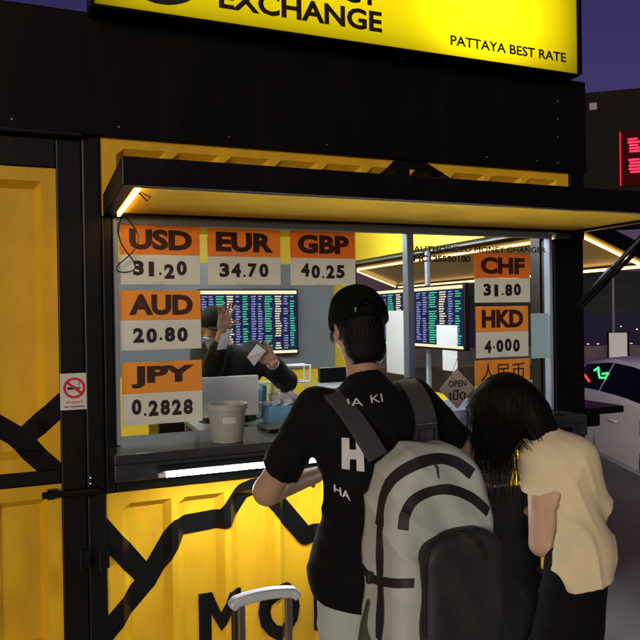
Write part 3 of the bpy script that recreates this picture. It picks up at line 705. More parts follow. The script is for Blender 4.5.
def shoe(mb, x, y, az, k, L=.27, z0=0.0):
    A = rotz(az)
    f = lambda P: smin(smax(ell(P, (x+math.sin(-az)*L*.18, y+math.cos(az)*L*.18, z0+.035), (.048, L*.52, .052), A), -(P[:, 2]-z0-.002), .004), caps(P, (x, y, z0+.05), (x, y, z0+.11), .05, .045), .03)
    f2 = lambda P: smax(f(P), -(P[:, 2]-z0-.002), .003)
    sdfmesh(mb, f2, (x-.25, y-.25, z0-.01), (x+.25, y+.3, z0+.16), .009, k)
SHOE = mat('dark_shoes', (.05, .05, .055), .6)

SKINT = mat('skin_teller', (.30, .17, .11), .55, noise=.08, nscale=20)
# ---- the man with the backpack
man = thing('person', 'man in black cap and black T-shirt seen from behind, leaning on the counter', 'person', (.95, -1.18, 0))
HC, HAZ, HT = (.985, -.99, 1.545), R(-4), .30
neck0, neck1 = (.975, -1.065, 1.34), (.98, -1.01, 1.49)
shL, shR = (.805, -1.06, 1.30), (1.155, -1.05, 1.31)
elL, elR = (.685, -.905, 1.015), (1.42, -.985, 1.075)
wrL, wrR = (.93, -.735, 1.01), (1.235, -.70, 1.085)
def man_torso(P, g=0.0, k=.05):
    v = caps(P, (.865, -1.09, 1.235), (1.09, -1.08, 1.24), .098+g, .100+g)
    v = smin(v, caps(P, (.96, -1.09, 1.22), (.945, -1.15, .98), .138+g, .137+g, ((0, 1, 0), .80)), k)
    v = smin(v, caps(P, (.90, -1.17, .86), (1.0, -1.16, .86), .125+g, .125+g), k)
    v = smin(v, caps(P, (.975, -1.09, 1.27), (.978, -1.06, 1.365), .085+g*.6, .060+g*.4), .06)
    return v
def man_body(P):
    v = man_torso(P, -.012); v = smin(v, caps(P, neck0, neck1, .056, .053), .025)
    v = smin(v, head_sdf(P, HC, HAZ, HT), .02)
    for sh, el, wr in ((shL, elL, wrL), (shR, elR, wrR)):
        v = smin(v, caps(P, sh, el, .056, .045), .03); v = smin(v, caps(P, el, wr, .046, .029), .02)
    for x, fx in ((.87, .84), (1.03, 1.08)):
        v = smin(v, caps(P, (x, -1.16, .86), (x, -1.13, .48), .088, .060), .03); v = smin(v, caps(P, (x, -1.13, .48), (fx, -1.19, .08), .058, .038), .02)
    return v
m = MB(); sdfmesh(m, man_body, (.55, -1.36, .0), (1.56, -.58, 1.75), .0085)
hand_mesh(m, wrL, (.55, .8, .0), (.5, -.35, -.6), .185, .7); hand_mesh(m, wrR, (-.5, .85, 0), (-.5, -.35, -.6), .185, .7, mirror=-1)
m.build('body', SKIN, man, smooth='all'); face_bits(man, HC, HAZ, HT, 1)
def man_tee(P):
    v = man_torso(P, .012, .06)
    v = smin(v, caps(P, (.885, -1.175, .80), (1.0, -1.17, .80), .150, .148), .06)
    for sh, el, t, r in ((shL, elL, .74, .068), (shR, elR, .70, .070)):
        e = tuple(np.array(sh)+(np.array(el)-np.array(sh))*t); v = smin(v, caps(P, sh, e, .072, r), .035)
        d = np.array(el)-np.array(sh); Ln = np.linalg.norm(d); d = d/Ln; v = smax(v, ((P-np.array(sh))@d-Ln*t)*np.where(np.abs((P-np.array(e))@d) < .12, 1, 0)-np.where(np.abs((P-np.array(e))@d) < .12, 0, 1), .004) if False else v
    v = v+folds(P, .0036, [((.7, .2, 1), 46), ((1, .3, .5), 40), ((-.8, .4, 1), 36), ((1, .2, .1), 52)], 3)*np.clip((1.34-P[:, 2])/.15, .15, 1)
    hem = .735-.05*(P[:, 0]-.8)/.3
    v = smax(v, hem-P[:, 2], .006)
    # neck opening and sleeve ends
    v = smax(v, -(np.linalg.norm(P-np.array((.98, -1.03, 1.405)), axis=1)-.058), .008)
    for sh, el, t in ((shL, elL, .74), (shR, elR, .70)):
        d = np.array(el)-np.array(sh); Ln = np.linalg.norm(d); d = d/Ln; rel = (P-np.array(sh)); a = rel@d; rad = np.linalg.norm(rel-np.outer(a, d), axis=1)
        cut = smax(-(a-Ln*t), rad-.14, .004)        # region to remove: beyond the cuff
        side = (P[:, 0]-.97)*(1 if sh[0] > .97 else -1) > .205
        v = np.where(side, smax(v, -np.maximum(-(a-Ln*t)*1.0, rad-.14), .003) if True else v, v)
    return v
m = MB(); sdfmesh(m, man_tee, (.58, -1.40, .66), (1.50, -.83, 1.50), .0075); tee = m.build('tshirt', TEE, man, smooth='all')
def man_pants(P):
    v = caps(P, (.90, -1.165, .84), (1.0, -1.16, .84), .128, .128)
    for x, fx in ((.87, .84), (1.03, 1.08)):
        v = smin(v, caps(P, (x, -1.16, .84), (x, -1.13, .48), .112, .088), .03); v = smin(v, caps(P, (x, -1.13, .48), (fx, -1.19, .10), .088, .072), .03)
    v = v+folds(P, .003, [((.3, .3, 1), 40), ((1, .2, .8), 25)], 5)
    v = smax(v, P[:, 2]-.93, .006); return smax(v, .09-P[:, 2], .006)
m = MB(); sdfmesh(m, man_pants, (.66, -1.36, .06), (1.24, -.95, .96), .009); m.build('trousers', GPANT, man, smooth='all')
for fx in (.84, 1.08):
    m = MB(); shoe(m, fx, -1.19, R(3), 0); m.build('shoe', SHOE, man, smooth='all')
def man_hair(P):
    q = headlocal(P, HC, HAZ, HT, 1); v = smin(ell(q, (0, -.016, .026), (.084, .104, .100)), ell(q, (0, -.048, -.070), (.070, .054, .080)), .03)
    v = v+.0016*np.sin(q[:, 0]*420+6*np.sin(q[:, 2]*60))
    v = smax(v, -(q[:, 2]+.135+q[:, 1]*.1), .006); v = smax(v, (q[:, 1]-.035-.0*q[:, 2]), .006)
    for s in (-1, 1): v = smax(v, -ell(q, (s*.088, .004, -.006), (.022, .026, .034)), .004)
    return v
m = MB(); sdfmesh(m, man_hair, (.85, -1.15, 1.36), (1.12, -.86, 1.70), .0045); m.build('hair', HAIR, man, smooth='all')
CAPM = mat('cap_cloth', (.004, .0055, .005), .9, spec=.06, noise=.2, nscale=20, bump=.2, bscale=220)
def cap_f(P):
    q = headlocal(P, HC, HAZ, HT, 1); v = ell(q, (0, -.014, .034), (.099, .117, .108)); v = smin(v, ell(q, (0, .0, .09), (.078, .085, .062)), .02)
    v = np.abs(v+.002)-.0025
    v = smax(v, -(q[:, 2]-.012-.0*q[:, 1]), .002)
    op = ((q[:, 0]/.036)**2+((q[:, 2]-.028)/.043)**2) < 1                      # the opening over the strap
    v = np.where((q[:, 1] < 0) & (q[:, 2] > .028), np.maximum(v, -(np.sqrt((q[:, 0]/.036)**2+((q[:, 2]-.028)/.043)**2)-1)*.036), v)
    seam = np.abs(np.sin(np.arctan2(q[:, 1], q[:, 0])*3)); v = v+.0012*np.exp(-(seam/.05)**2)
    return v
m = MB(); sdfmesh(m, cap_f, (.85, -1.17, 1.42), (1.13, -.84, 1.73), .0035)
vs = []; n = 13
for u in range(n):
    t = -1+2*u/(n-1); x = .074*t; yb = .095*math.sqrt(max(0, 1-(t*.80)**2)); ye = .075*math.sqrt(max(0, 1-t*t*.97))
    for yy in (yb-.012, yb+ye*.5, yb+ye): vs.append(hloc(HC, HAZ, HT, 1, (x*(1.02 if yy > yb else 1), yy, .018-.010*t*t-(yy-yb)*.28)))
top = [v+Vector((0, 0, .003)) for v in vs]; N = len(vs); fs = []
for u in range(n-1):
    for j in range(2): a = u*3+j; fs += [(a, a+1, a+4, a+3), (a+N+3, a+N+4, a+N+1, a+N)]
rim = [u*3+2 for u in range(n)]
for a, b in zip(rim, rim[1:]): fs.append((a, a+N, b+N, b))
m.add(vs+top, fs); cap_o = m.build('cap', CAPM, man, smooth='all')
m = MB(); m.lathe([(.0001, .004), (.006, .003), (.008, 0)], hloc(HC, HAZ, HT, 1, (0, -.012, .147)), 12); m.build('cap_button', CAPM, cap_o, smooth=True)
m = MB(); p = hloc(HC, HAZ, HT, 1, (-.046, -.113, .030)); m.box((p.x-.003, p.y-.004, p.z-.012), (p.x+.003, p.y+.004, p.z+.012)); m.build('cap_tag', mat('tag_green', (.25, .5, .42), .5), cap_o)
# print on the shirt back (lies on the cloth)
def drape(mb_src, f, dirv, lift=.002):
    """push flat lettering along dirv until it lies on the surface of f"""
    P = np.array(mb_src.v, float); d = np.array(dirv, float); d /= np.linalg.norm(d); t = np.zeros(len(P))
    for _ in range(40): t = t+np.clip(f(P+np.outer(t, d)), -.05, .05)*.8
    P = P+np.outer(t-lift, d); mb_src.v = [tuple(p) for p in P]
INKW = mat('print_white', (.62, .64, .66), .7)
def print_on(text, q0, q1, h, name, bold=.03, d=(0.28, 1, 0)):
    y = -1.42; a = UY(*q0, y); b = UY(*q1, y); m = MB(); add_text(m, text, a, b, h, bold, depth=.0002)
    drape(m, man_tee, d, .006); m.build(name, INKW, tee)
print_on('IA', (362, 419), (378, 417), .022, 'print', .0); print_on('KI', (387, 414), (400, 412), .022, 'print', .0)
print_on('HA', (346, 515), (362, 521), .022, 'print', .02)
print_on('H', (354, 488), (377, 488), .095, 'print', .08)

# ---- backpack: a thing worn by the man
BP = thing('backpack', 'light grey backpack with black piping and dark pocket, worn by the man in the cap', 'backpack', (1.0, -1.40, .66))
PACK = mat('pack_light', (.46, .52, .48), .75, noise=.08, nscale=12, bump=.25, bscale=260)
PBLK = mat('pack_black', (.012, .012, .013), .6, bump=.2, bscale=300)
PDRK = mat('pack_dark', (.024, .026, .028), .6, noise=.2, nscale=18, bump=.3, bscale=240)
BA = rotz(R(4))
bc = np.array((1.005, -1.395, .93))
def pack_f(P):
    q = (P-bc)@np.array(BA)
    w = .168-.055*np.clip((q[:, 2]-.05)/.26, 0, 1)**2; 
    top = .300-.9*np.maximum(np.abs(q[:, 0])-.02, 0)**2*3.0-.30*np.maximum(-q[:, 1]-.02, 0)
    dep = .115-.030*np.clip(q[:, 2]/.3, 0, 1)
    v = smax(np.abs(q[:, 0])-w, smax(np.abs(q[:, 1])-dep, smax(q[:, 2]-top, -.29-q[:, 2], .05), .055), .055)
    v = v*.9+.0022*np.sin(q[:, 2]*38+4*np.sin(q[:, 0]*14)+2*np.sin(q[:, 1]*20))+.0015*np.sin(q[:, 0]*60+q[:, 2]*22)
    v = v+folds(P, .0035, [((1, .3, .2), 60), ((.8, 0, .8), 44)], 21)
    return v
m = MB(); sdfmesh(m, pack_f, bc-np.array((.24, .20, .34)), bc+np.array((.24, .20, .36)), .0075); m.build('pack_body', PACK, BP, smooth='all')
vdir = (.50, .86, .0)
def on_pack(px, py, f=None, lift=.0):
    d = np.array(ray(px, py)); o = np.array(CAM); t = 1.2
    for _ in range(60): t += float((f or pack_f)((o+d*t)[None])[0])*.8
    return Vector(o+d*(t-lift))
def band(pts, w, name, mt, sub=10, th=.006, parent=None, f=None):
    P2 = []
    pts = [np.array(p, float) for p in pts]
    for i in range(len(pts)-1):
        p0 = pts[max(i-1, 0)]; p1 = pts[i]; p2 = pts[i+1]; p3 = pts[min(i+2, len(pts)-1)]
        for s in range(sub):
            t = s/sub; P2.append(.5*((2*p1)+(-p0+p2)*t+(2*p0-5*p1+4*p2-p3)*t*t+(-p0+3*p1-3*p2+p3)*t**3))
    P2.append(pts[-1]); pp = [on_pack(*p, f=f) for p in P2]; m = MB(); sides = []
    for i, p in enumerate(pp):
        e = 1e-3; x = np.array(p); F = f or pack_f; n = np.array([F((x+np.eye(3)[j]*e)[None])[0]-F((x-np.eye(3)[j]*e)[None])[0] for j in range(3)]); n /= np.linalg.norm(n)+1e-9
        t = (pp[min(i+1, len(pp)-1)]-pp[max(i-1, 0)]).normalized(); sides.append(t.cross(Vector(n)))
    m.ribbon(pp, w, sides, th); return m.build(name, mt, parent or BP, smooth=True, bevel=.0015)
band([(379, 640), (381, 600), (380, 555), (381, 510), (389, 484), (408, 468), (434, 459), (455, 462), (472, 474)], .033, 'piping', PBLK)
band([(403, 530), (405, 515), (414, 500), (432, 491), (452, 490), (472, 498), (488, 512)], .028, 'piping', PBLK)
band([(362, 566), (372, 578), (392, 583), (414, 583)], .024, 'side_strap', PBLK)
band([(372, 460), (364, 480), (361, 520), (362, 566)], .012, 'side_seam', PBLK)
def pocket_f(P):
    q = (P-bc)@np.array(BA); w = .148
    top = .085-2.0*np.maximum(np.abs(q[:, 0]-.02)-.03, 0)**2*2.2
    return smax(smax(np.abs(q[:, 0]-.022)-w+.02, np.abs(q[:, 1]+.10)-.055, .03), smax(q[:, 2]-top, -.285-q[:, 2], .03), .03)*.9+.002*np.sin(q[:, 2]*30+3*np.sin(q[:, 0]*17))
m = MB(); sdfmesh(m, pocket_f, bc+np.array((-.2, -.22, -.32)), bc+np.array((.24, .02, .14)), .0075); m.build('pocket', PDRK, BP, smooth='all')
m = MB(); m.tube([bc+np.array((.0, .06, .30)), bc+np.array((.0, .055, .335)), bc+np.array((.06, .05, .34)), bc+np.array((.065, .055, .295))], .009, 8); m.build('top_handle', PBLK, BP, smooth=True)
band([(425, 636), (425, 590), (427, 556), (436, 540), (450, 534), (466, 534), (480, 545), (485, 560)], .012, 'pocket_piping', PBLK, f=pocket_f, th=.012)
m = MB(); a_ = on_pack(434, 463); m.tube([a_, a_+Vector((.003, -.012, -.012)), a_+Vector((.004, -.014, -.045))], .0035, 8); m.build('zip_pull', PBLK, BP, smooth=True)
m = MB(); a_ = on_pack(418, 556, pocket_f); m.tube([a_, a_+Vector((-.003, -.010, -.010)), a_+Vector((-.004, -.012, -.04))], .0035, 8); m.build('zip_pull', mat('pull_green', (.06, .16, .10), .5), BP, smooth=True)
m = MB(); a_ = on_pack(372, 577); m.box(a_-Vector((.018, .010, .016)), a_+Vector((.018, .006, .016))); m.build('buckle', PBLK, BP, bevel=.004)
def strap(pts, w, name, mt, parent):
    pts = [Vector(p) for p in pts]; out = []
    for i in range(len(pts)-1):
        p0 = pts[max(i-1, 0)]; p1 = pts[i]; p2 = pts[i+1]; p3 = pts[min(i+2, len(pts)-1)]
        for s in range(8):
            t = s/8; out.append(.5*((2*p1)+(-p0+p2)*t+(2*p0-5*p1+4*p2-p3)*t*t+(-p0+3*p1-3*p2+p3)*t**3))
    out.append(pts[-1]); m = MB(); m.ribbon(out, w, (1, 0, .12), .012); return m.build(name, mt, parent, smooth=True, bevel=.003)
PSTR = mat('strap_grey', (.045, .045, .05), .7, bump=.3, bscale=300)
strap([(.83, -.955, 1.20), (.825, -.975, 1.28), (.83, -1.04, 1.345), (.84, -1.12, 1.345), (.865, -1.225, 1.275), (.90, -1.30, 1.18)], .068, 'shoulder_strap', PSTR, BP)
strap([(1.10, -.955, 1.20), (1.10, -.975, 1.30), (1.12, -1.04, 1.366), (1.118, -1.12, 1.356), (1.10, -1.225, 1.288), (1.06, -1.30, 1.20)], .068, 'shoulder_strap', PSTR, BP)

# ---- olive jacket hanging under the pack
JK = mat('olive_cloth', (.055, .062, .035), .8, noise=.15, bump=.15, bscale=160)
def jk_f(P):
    q = P-np.array((.84, -1.40, .70)); u = np.clip((.14-q[:, 2])/.5, 0, 1)
    fold = .012*np.sin(q[:, 0]*70+q[:, 2]*14)+.007*np.sin(q[:, 0]*130-q[:, 2]*31)
    d = np.abs(q[:, 1]+fold-.05)-.016
    xe = smax(np.abs(q[:, 0]-.01-.03*u)-(.018+.085*u), np.abs(q[:, 2]+.16)-.27, .02)
    return smax(d, xe, .012)*.7
m = MB(); sdfmesh(m, jk_f, (.66, -1.48, .24), (1.02, -1.26, .86), .0065); o = m.build('jacket', JK, None, smooth='all', loc=(.84, -1.38, .5)); tag(o, 'olive green jacket hanging below the left side of the grey backpack', 'jacket')

# ---- the woman in the cream top
wo = thing('person', 'woman with long black hair in cream top bending forward, right of the backpack', 'person', (1.66, -1.3, 0))
wH, wAZ, wT = (1.515, -1.085, 1.245), R(62), .85
wL, wR = (1.565, -1.20, 1.10), (1.685, -1.245, 1.10)
weL, wwL = (1.560, -1.205, .81), (1.68, -1.02, .85)
weR, wwR = (1.775, -1.20, .83), (1.70, -.99, .80)
def w_torso(P, g=0):
    v = caps(P, (1.605, -1.19, 1.08), (1.655, -1.215, 1.08), .078+g, .078+g); v = smin(v, caps(P, (1.63, -1.21, 1.05), (1.648, -1.255, .88), .088+g, .084+g, ((0.2, 1, 0), .92)), .05)
    v = smin(v, caps(P, (1.635, -1.285, .79), (1.655, -1.285, .79), .074+g, .076+g), .06); v = smin(v, caps(P, (1.63, -1.18, 1.12), (1.58, -1.12, 1.21), .06+g*.4, .045+g*.2), .04)
    return v
def w_body(P):
    v = w_torso(P, -.012); v = smin(v, caps(P, (1.60, -1.14, 1.17), (1.53, -1.09, 1.235), .046, .045), .02); v = smin(v, head_sdf(P, wH, wAZ, wT, .95), .02)
    for a, b, c in ((wL, weL, wwL), (wR, weR, wwR)): v = smin(v, caps(P, a, b, .047, .042), .03); v = smin(v, caps(P, b, c, .040, .025), .012)
    for x in (1.615, 1.665): v = smin(v, caps(P, (x, -1.285, .78), (x-.01, -1.235, .43), .060, .048), .03); v = smin(v, caps(P, (x-.01, -1.235, .43), (x-.01, -1.31, .07), .048, .035), .02)
    return v
m = MB(); sdfmesh(m, w_body, (1.34, -1.46, 0), (1.93, -.90, 1.44), .0085)
hand_mesh(m, wwL, (.2, .9, .1), (.0, 0, -1), .165, .6); hand_mesh(m, wwR, (.0, .9, .1), (.2, 0, -1), .165, .6, mirror=-1)
m.build('body', SKINL, wo, smooth='all'); face_bits(wo, wH, wAZ, wT, .95)
def w_top(P):
    v = w_torso(P, .016); v = smin(v, caps(P, (1.635, -1.285, .80), (1.655, -1.285, .80), .093, .093), .06); v = smin(v, caps(P, (1.635, -1.29, .68), (1.655, -1.29, .68), .099, .099), .06)
    v = smin(v, caps(P, wL, (1.558, -1.205, 1.00), .062, .066), .03); v = smin(v, caps(P, wR, (1.745, -1.23, .93), .062, .070), .035)
    u = np.clip((1.2-P[:, 2])/.25, .1, 1)
    v = v+folds(P, .0052, [((.9, .3, .9), 44), ((1, .2, .5), 52), ((1, 0, .15), 38), ((-.6, 0, 1), 40)], 11)*u
    hemz = .70+.012*np.sin((P[:, 0]-1.6)*16); v = smax(v, hemz-P[:, 2], .005)
    L = P[:, 0] < 1.615; a = 1.0-P[:, 2]+.25*(P[:, 0]-1.56); near = (P[:, 0] < 1.603) & (P[:, 1] > -1.29)
    v = np.where(near, smax(v, a, .003), v)
    d = np.array((.067, .015, -.185)); d = d/np.linalg.norm(d); a = (P-np.array((1.765, -1.23, .90)))@d; v = np.where(P[:, 0] > 1.765, smax(v, a, .003), v)
    v = smax(v, -(np.linalg.norm(P-np.array((1.585, -1.115, 1.215)), axis=1)-.052), .008)
    return v
m = MB(); sdfmesh(m, w_top, (1.44, -1.50, .62), (1.94, -1.03, 1.27), .0065); m.build('top', CREAM, wo, smooth='all')
def w_pants(P):
    v = caps(P, (1.635, -1.285, .77), (1.655, -1.285, .77), .078, .078)
    for x in (1.60, 1.67): v = smin(v, caps(P, (x, -1.285, .74), (x-.01, -1.24, .43), .078, .092), .04); v = smin(v, caps(P, (x-.01, -1.24, .43), (x-.01, -1.30, .10), .10, .095), .03)
    v = v+folds(P, .003, [((.3, .3, 1), 30), ((1, .2, .4), 25)], 5); v = smax(v, P[:, 2]-.86, .006); return smax(v, .09-P[:, 2], .006)
m = MB(); sdfmesh(m, w_pants, (1.45, -1.48, .06), (1.92, -1.05, .9), .009); m.build('trousers', BPANT, wo, smooth='all')
for x in (1.605, 1.70):
    m = MB(); shoe(m, x, -1.31, R(8), 0, .24); m.build('shoe', mat('white_shoes', (.55, .55, .55), .6) if x < 1.65 else bpy.data.materials['white_shoes'], wo, smooth='all')
def strands(name, root, curves, mt, r=.0016):
    m = MB()
    for pts in curves: m.tube(pts, [r*1.2, r, r, r*.9, r*.4][:len(pts)] if len(pts) == 5 else r, 4, cap=False)
    return m.build(name, mt, root, smooth='all')
rs = random.Random(5)
def w_hair(P):
    q = headlocal(P, wH, wAZ, wT, .95); v = ell(q, (0, -.018, .030), (.092, .114, .102)); v = smin(v, ell(q, (0, -.070, -.03), (.080, .062, .10)), .03); v = smax(v, q[:, 1]-.060, .01)
    v = smin(v, caps(P, (1.465, -1.07, 1.25), (1.455, -1.04, 1.10), .085, .045, ((.2, 1, 0), .7)), .05)
    v = smin(v, caps(P, (1.52, -1.11, 1.24), (1.49, -1.08, 1.09), .07, .035, ((.2, 1, 0), .7)), .05)
    v = smin(v, caps(P, (1.52, -1.10, 1.265), (1.612, -1.18, 1.185), .074, .034), .06); v = smin(v, caps(P, (1.56, -1.17, 1.22), (1.555, -1.20, 1.12), .040, .016), .03)
    return v+.0012*np.sin(P[:, 0]*300+10*np.sin(P[:, 2]*16)+5*np.sin(P[:, 1]*30))
m = MB(); sdfmesh(m, w_hair, (1.32, -1.28, 1.02), (1.68, -.88, 1.46), .0055); hr = m.build('hair', HAIR, wo, smooth='all')
cv = []
for i in range(900):
    a = rs.uniform(0, 2*math.pi); e = rs.uniform(.1, 1.3); q = (math.cos(a)*math.cos(e)*.098, -.02+math.sin(a)*math.cos(e)*.118, .03+math.sin(e)*.108)
    if q[1] > .05: continue
    p = hloc(wH, wAZ, wT, .95, q); out = (p-Vector(wH)).normalized(); ex = rs.uniform(1.40, 1.52); t = (p.x-1.42)/.2
    if rs.random() < .05: end = Vector((rs.uniform(1.545, 1.59), rs.uniform(-1.25, -1.20), rs.uniform(1.02, 1.12)))
    else: end = Vector((1.425+.11*max(0, min(1, t))+rs.uniform(-.02, .03), -1.05+rs.uniform(-.09, .05), rs.uniform(.98, 1.12)))
    p1 = p+out*.012+Vector((-.01, 0, 0)); mid = p.lerp(end, .5)+out*rs.uniform(.015, .036)
    cv.append([p, p1.lerp(mid, .35)+out*.008, mid, mid.lerp(end, .55)+out*.012, end])
strands('loose_strands', hr, cv, HAIR, .0009)

# ---- the shorter girl in navy between them
gi = thing('person', 'shorter girl in dark navy clothes with hanging black hair between the man and the woman', 'person', (1.60, -.9, 0))
gH, gAZ, gT = (1.585, -.86, 1.02), R(10), .5
def g_torso(P, g=0):
    v = caps(P, (1.50, -.90, .83), (1.68, -.90, .83), .075+g, .075+g); v = smin(v, caps(P, (1.59, -.90, .80), (1.60, -.93, .58), .095+g, .095+g, ((0, 1, 0), .85)), .05)
    v = smin(v, caps(P, (1.56, -.94, .53), (1.64, -.94, .53), .095+g, .095+g), .05); return smin(v, caps(P, (1.59, -.90, .86), (1.588, -.88, .93), .05+g*.3, .042), .03)
def g_body(P):
    v = g_torso(P, -.01); v = smin(v, head_sdf(P, gH, gAZ, gT, .88), .02); v = smin(v, caps(P, (1.59, -.89, .88), (1.586, -.87, .97), .042, .042), .02)
    for s in (-1, 1):
        v = smin(v, caps(P, (1.59+s*.13, -.90, .85), (1.59+s*.17, -.86, .62), .040, .034), .025); v = smin(v, caps(P, (1.59+s*.17, -.86, .62), (1.59+s*.10, -.68, .66), .034, .024), .012)
        v = smin(v, caps(P, (1.60+s*.05, -.94, .52), (1.60+s*.055, -.92, .28), .065, .045), .02); v = smin(v, caps(P, (1.60+s*.055, -.92, .28), (1.60+s*.06, -.95, .06), .043, .03), .02)
    return v
m = MB(); sdfmesh(m, g_body, (1.32, -1.1, 0), (1.88, -.60, 1.20), .0085)
for s in (-1, 1): hand_mesh(m, (1.59+s*.10, -.68, .66), (-s*.4, .8, .1), (0, 0, -1), .14, .5, mirror=s, h=.0035)
m.build('body', SKINL, gi, smooth='all'); face_bits(gi, gH, gAZ, gT, .88)
def g_top(P):
    v = g_torso(P, .02); v = smin(v, caps(P, (1.55, -.95, .45), (1.70, -.97, .45), .15, .16), .08)
    for s in (-1, 1): v = smin(v, caps(P, (1.59+s*.125, -.90, .85), (1.59+s*.175, -.86, .62), .062, .058), .03)
    v = v+folds(P, .004, [((.9, .3, .4), 30), ((.3, .2, 1), 26)], 2); v = smax(v, .42-P[:, 2], .005); v = smax(v, -(np.linalg.norm(P-np.array((1.588, -.875, .955)), axis=1)-.052), .006)
    return v
m = MB(); sdfmesh(m, g_top, (1.32, -1.20, .38), (1.94, -.72, .98), .008); m.build('dress', NAVY, gi, smooth='all')
for s in (-1, 1):
    m = MB(); shoe(m, 1.60+s*.06, -.95, 0, 0, .2); m.build('shoe', SHOE, gi, smooth='all')
def g_hair(P):
    q = headlocal(P, gH, gAZ, gT, .88); v = ell(q, (0, -.018, .028), (.092, .112, .104)); v = smin(v, ell(q, (-.02, -.06, -.05), (.075, .06, .07)), .03); v = smax(v, q[:, 1]-.045, .01)
    return v+.002*np.sin(P[:, 0]*260+8*np.sin(P[:, 2]*16))
m = MB(); sdfmesh(m, g_hair, (1.44, -1.03, .86), (1.73, -.74, 1.16), .0055); hr = m.build('hair', BRHAIR, gi, smooth='all')
cv = []
for i in range(300):
    a = rs.uniform(0, 2*math.pi); e = rs.uniform(.0, 1.3); q = (math.cos(a)*math.cos(e)*.092, -.02+math.sin(a)*math.cos(e)*.112, .03+math.sin(e)*.104)
    if q[1] > .04: continue
    p = hloc(gH, gAZ, gT, .88, q); out = (p-Vector(gH)).normalized(); end = Vector((p.x+out.x*.035+rs.uniform(-.02, .03), p.y-.02+out.y*.02, rs.uniform(.80, .92)))
    mid = p.lerp(end, .5)+out*.03; cv.append([p, p.lerp(mid, .5)+out*.015, mid, mid.lerp(end, .5)+out*.008, end])
strands('loose_strands', hr, cv, BRHAIR, .0014)

m = MB()
for s in (-1, 1):
    for k_ in range(3): m.tube([(1.59+s*(.155+.004*k_)+.052*math.cos(t*.5), -.875+.052*math.sin(t*.5), .70+.018*k_-.01*math.sin(t*.5)) for t in range(13)], .0045, 6)
m.build('sleeve_stripes', mat('pale_green_trim', (.45, .52, .40), .8), gi, smooth=True)

# ---- the teller behind the glass
te = thing('person', 'teller in black jacket and cap behind the glass with both hands raised', 'person', (.98, .75, .08))
tH, tAZ, tT = (.885, .66, 1.515), R(180), .15
tsR, tsL = (.83, .74, 1.385), (1.13, .74, 1.385)
teR, twR = (.815, .60, 1.19), (.885, .47, 1.52)
teL, twL = (1.255, .55, 1.235), (1.125, .38, 1.345)
def t_torso(P, g=0):
    v = caps(P, (.88, .73, 1.31), (1.08, .73, 1.31), .095+g, .095+g); v = smin(v, caps(P, (.98, .73, 1.28), (.98, .76, 1.05), .125+g, .125+g, ((0, 1, 0), .8)), .05)
    v = smin(v, caps(P, (.93, .77, .93), (1.03, .77, .93), .12+g, .12+g), .05); return smin(v, caps(P, (.97, .73, 1.34), (.92, .69, 1.44), .06+g*.3, .055), .04)
def t_body(P):
    v = t_torso(P, -.012); v = smin(v, head_sdf(P, tH, tAZ, tT), .02); v = smin(v, caps(P, (.96, .72, 1.40), (.90, .69, 1.52), .052, .052), .02)
    for a, b, c in ((tsR, teR, twR), (tsL, teL, twL)): v = smin(v, caps(P, a, b, .05, .042), .03); v = smin(v, caps(P, b, c, .040, .028), .015)
    for x in (.90, 1.06): v = smin(v, caps(P, (x, .77, .9), (x, .76, .5), .085, .06), .03); v = smin(v, caps(P, (x, .76, .5), (x, .78, .14), .055, .04), .02)
    return v
m = MB(); sdfmesh(m, t_body, (.66, .30, .08), (1.36, .96, 1.76), .009)
hand_mesh(m, twR, (.10, -.12, 1), (0, -1, 0), .165, .30, mirror=1, spread=.5); hand_mesh(m, twL, (-.45, -.1, .8), (0, -1, -.1), .16, .5, mirror=-1, spread=.3)
m.build('body', SKINT, te, smooth='all'); face_bits(te, tH, tAZ, tT, 1)
def t_jacket(P):
    v = t_torso(P, .016)
    for a, b, c, tt in ((tsR, teR, twR, .72), (tsL, teL, twL, .80)):
        e = tuple(np.array(b)+(np.array(c)-np.array(b))*tt); v = smin(v, caps(P, a, b, .070, .062), .03); v = smin(v, caps(P, b, e, .060, .050), .02)
    v = v+folds(P, .0045, [((.9, .3, .7), 28), ((.3, .2, 1), 30)], 6); return smax(v, .86-P[:, 2], .005)
m = MB(); sdfmesh(m, t_jacket, (.66, .32, .84), (1.38, .96, 1.52), .0085); m.build('jacket', TEE, te, smooth='all')
m = MB(); sdfmesh(m, lambda P: smax(smin(caps(P, (.90, .77, .9), (.90, .77, .2), .11, .08), caps(P, (1.06, .77, .9), (1.06, .77, .2), .11, .08), .03), P[:, 2]-.93, .005), (.75, .6, .08), (1.2, .92, .96), .01); m.build('trousers', BPANT, te, smooth='all')
def t_cap(P):
    q = headlocal(P, tH, tAZ, tT, 1); v = ell(q, (0, -.012, .036), (.093, .112, .104)); v = smax(v, -(q[:, 2]-.030), .003)
    return smin(v, smax(ell(q, (0, .115, .034), (.068, .06, .007)), .06-q[:, 1], .005), .004)
m = MB(); sdfmesh(m, t_cap, (.75, .44, 1.50), (1.04, .82, 1.76), .0045); m.build('cap', CAPM, te, smooth='all')
m = MB(); sdfmesh(m, lambda P: (lambda q: smax(smax(head_sdf(P, tH, tAZ, tT)-.005, q[:, 2]+.022, .003), .03-q[:, 1], .004))(headlocal(P, tH, tAZ, tT, 1)), (.75, .48, 1.42), (1.04, .80, 1.66), .0045); m.build('face_mask', mat('pale_mask', (.42, .42, .50), .7), te, smooth='all')
m = MB(); w_ = Vector(twL); ax = (Vector(twL)-Vector(teL)).normalized(); m.tube([w_-ax*.03, w_-ax*.008], .034, 20); m.build('wristwatch', STEEL, te, smooth=True)
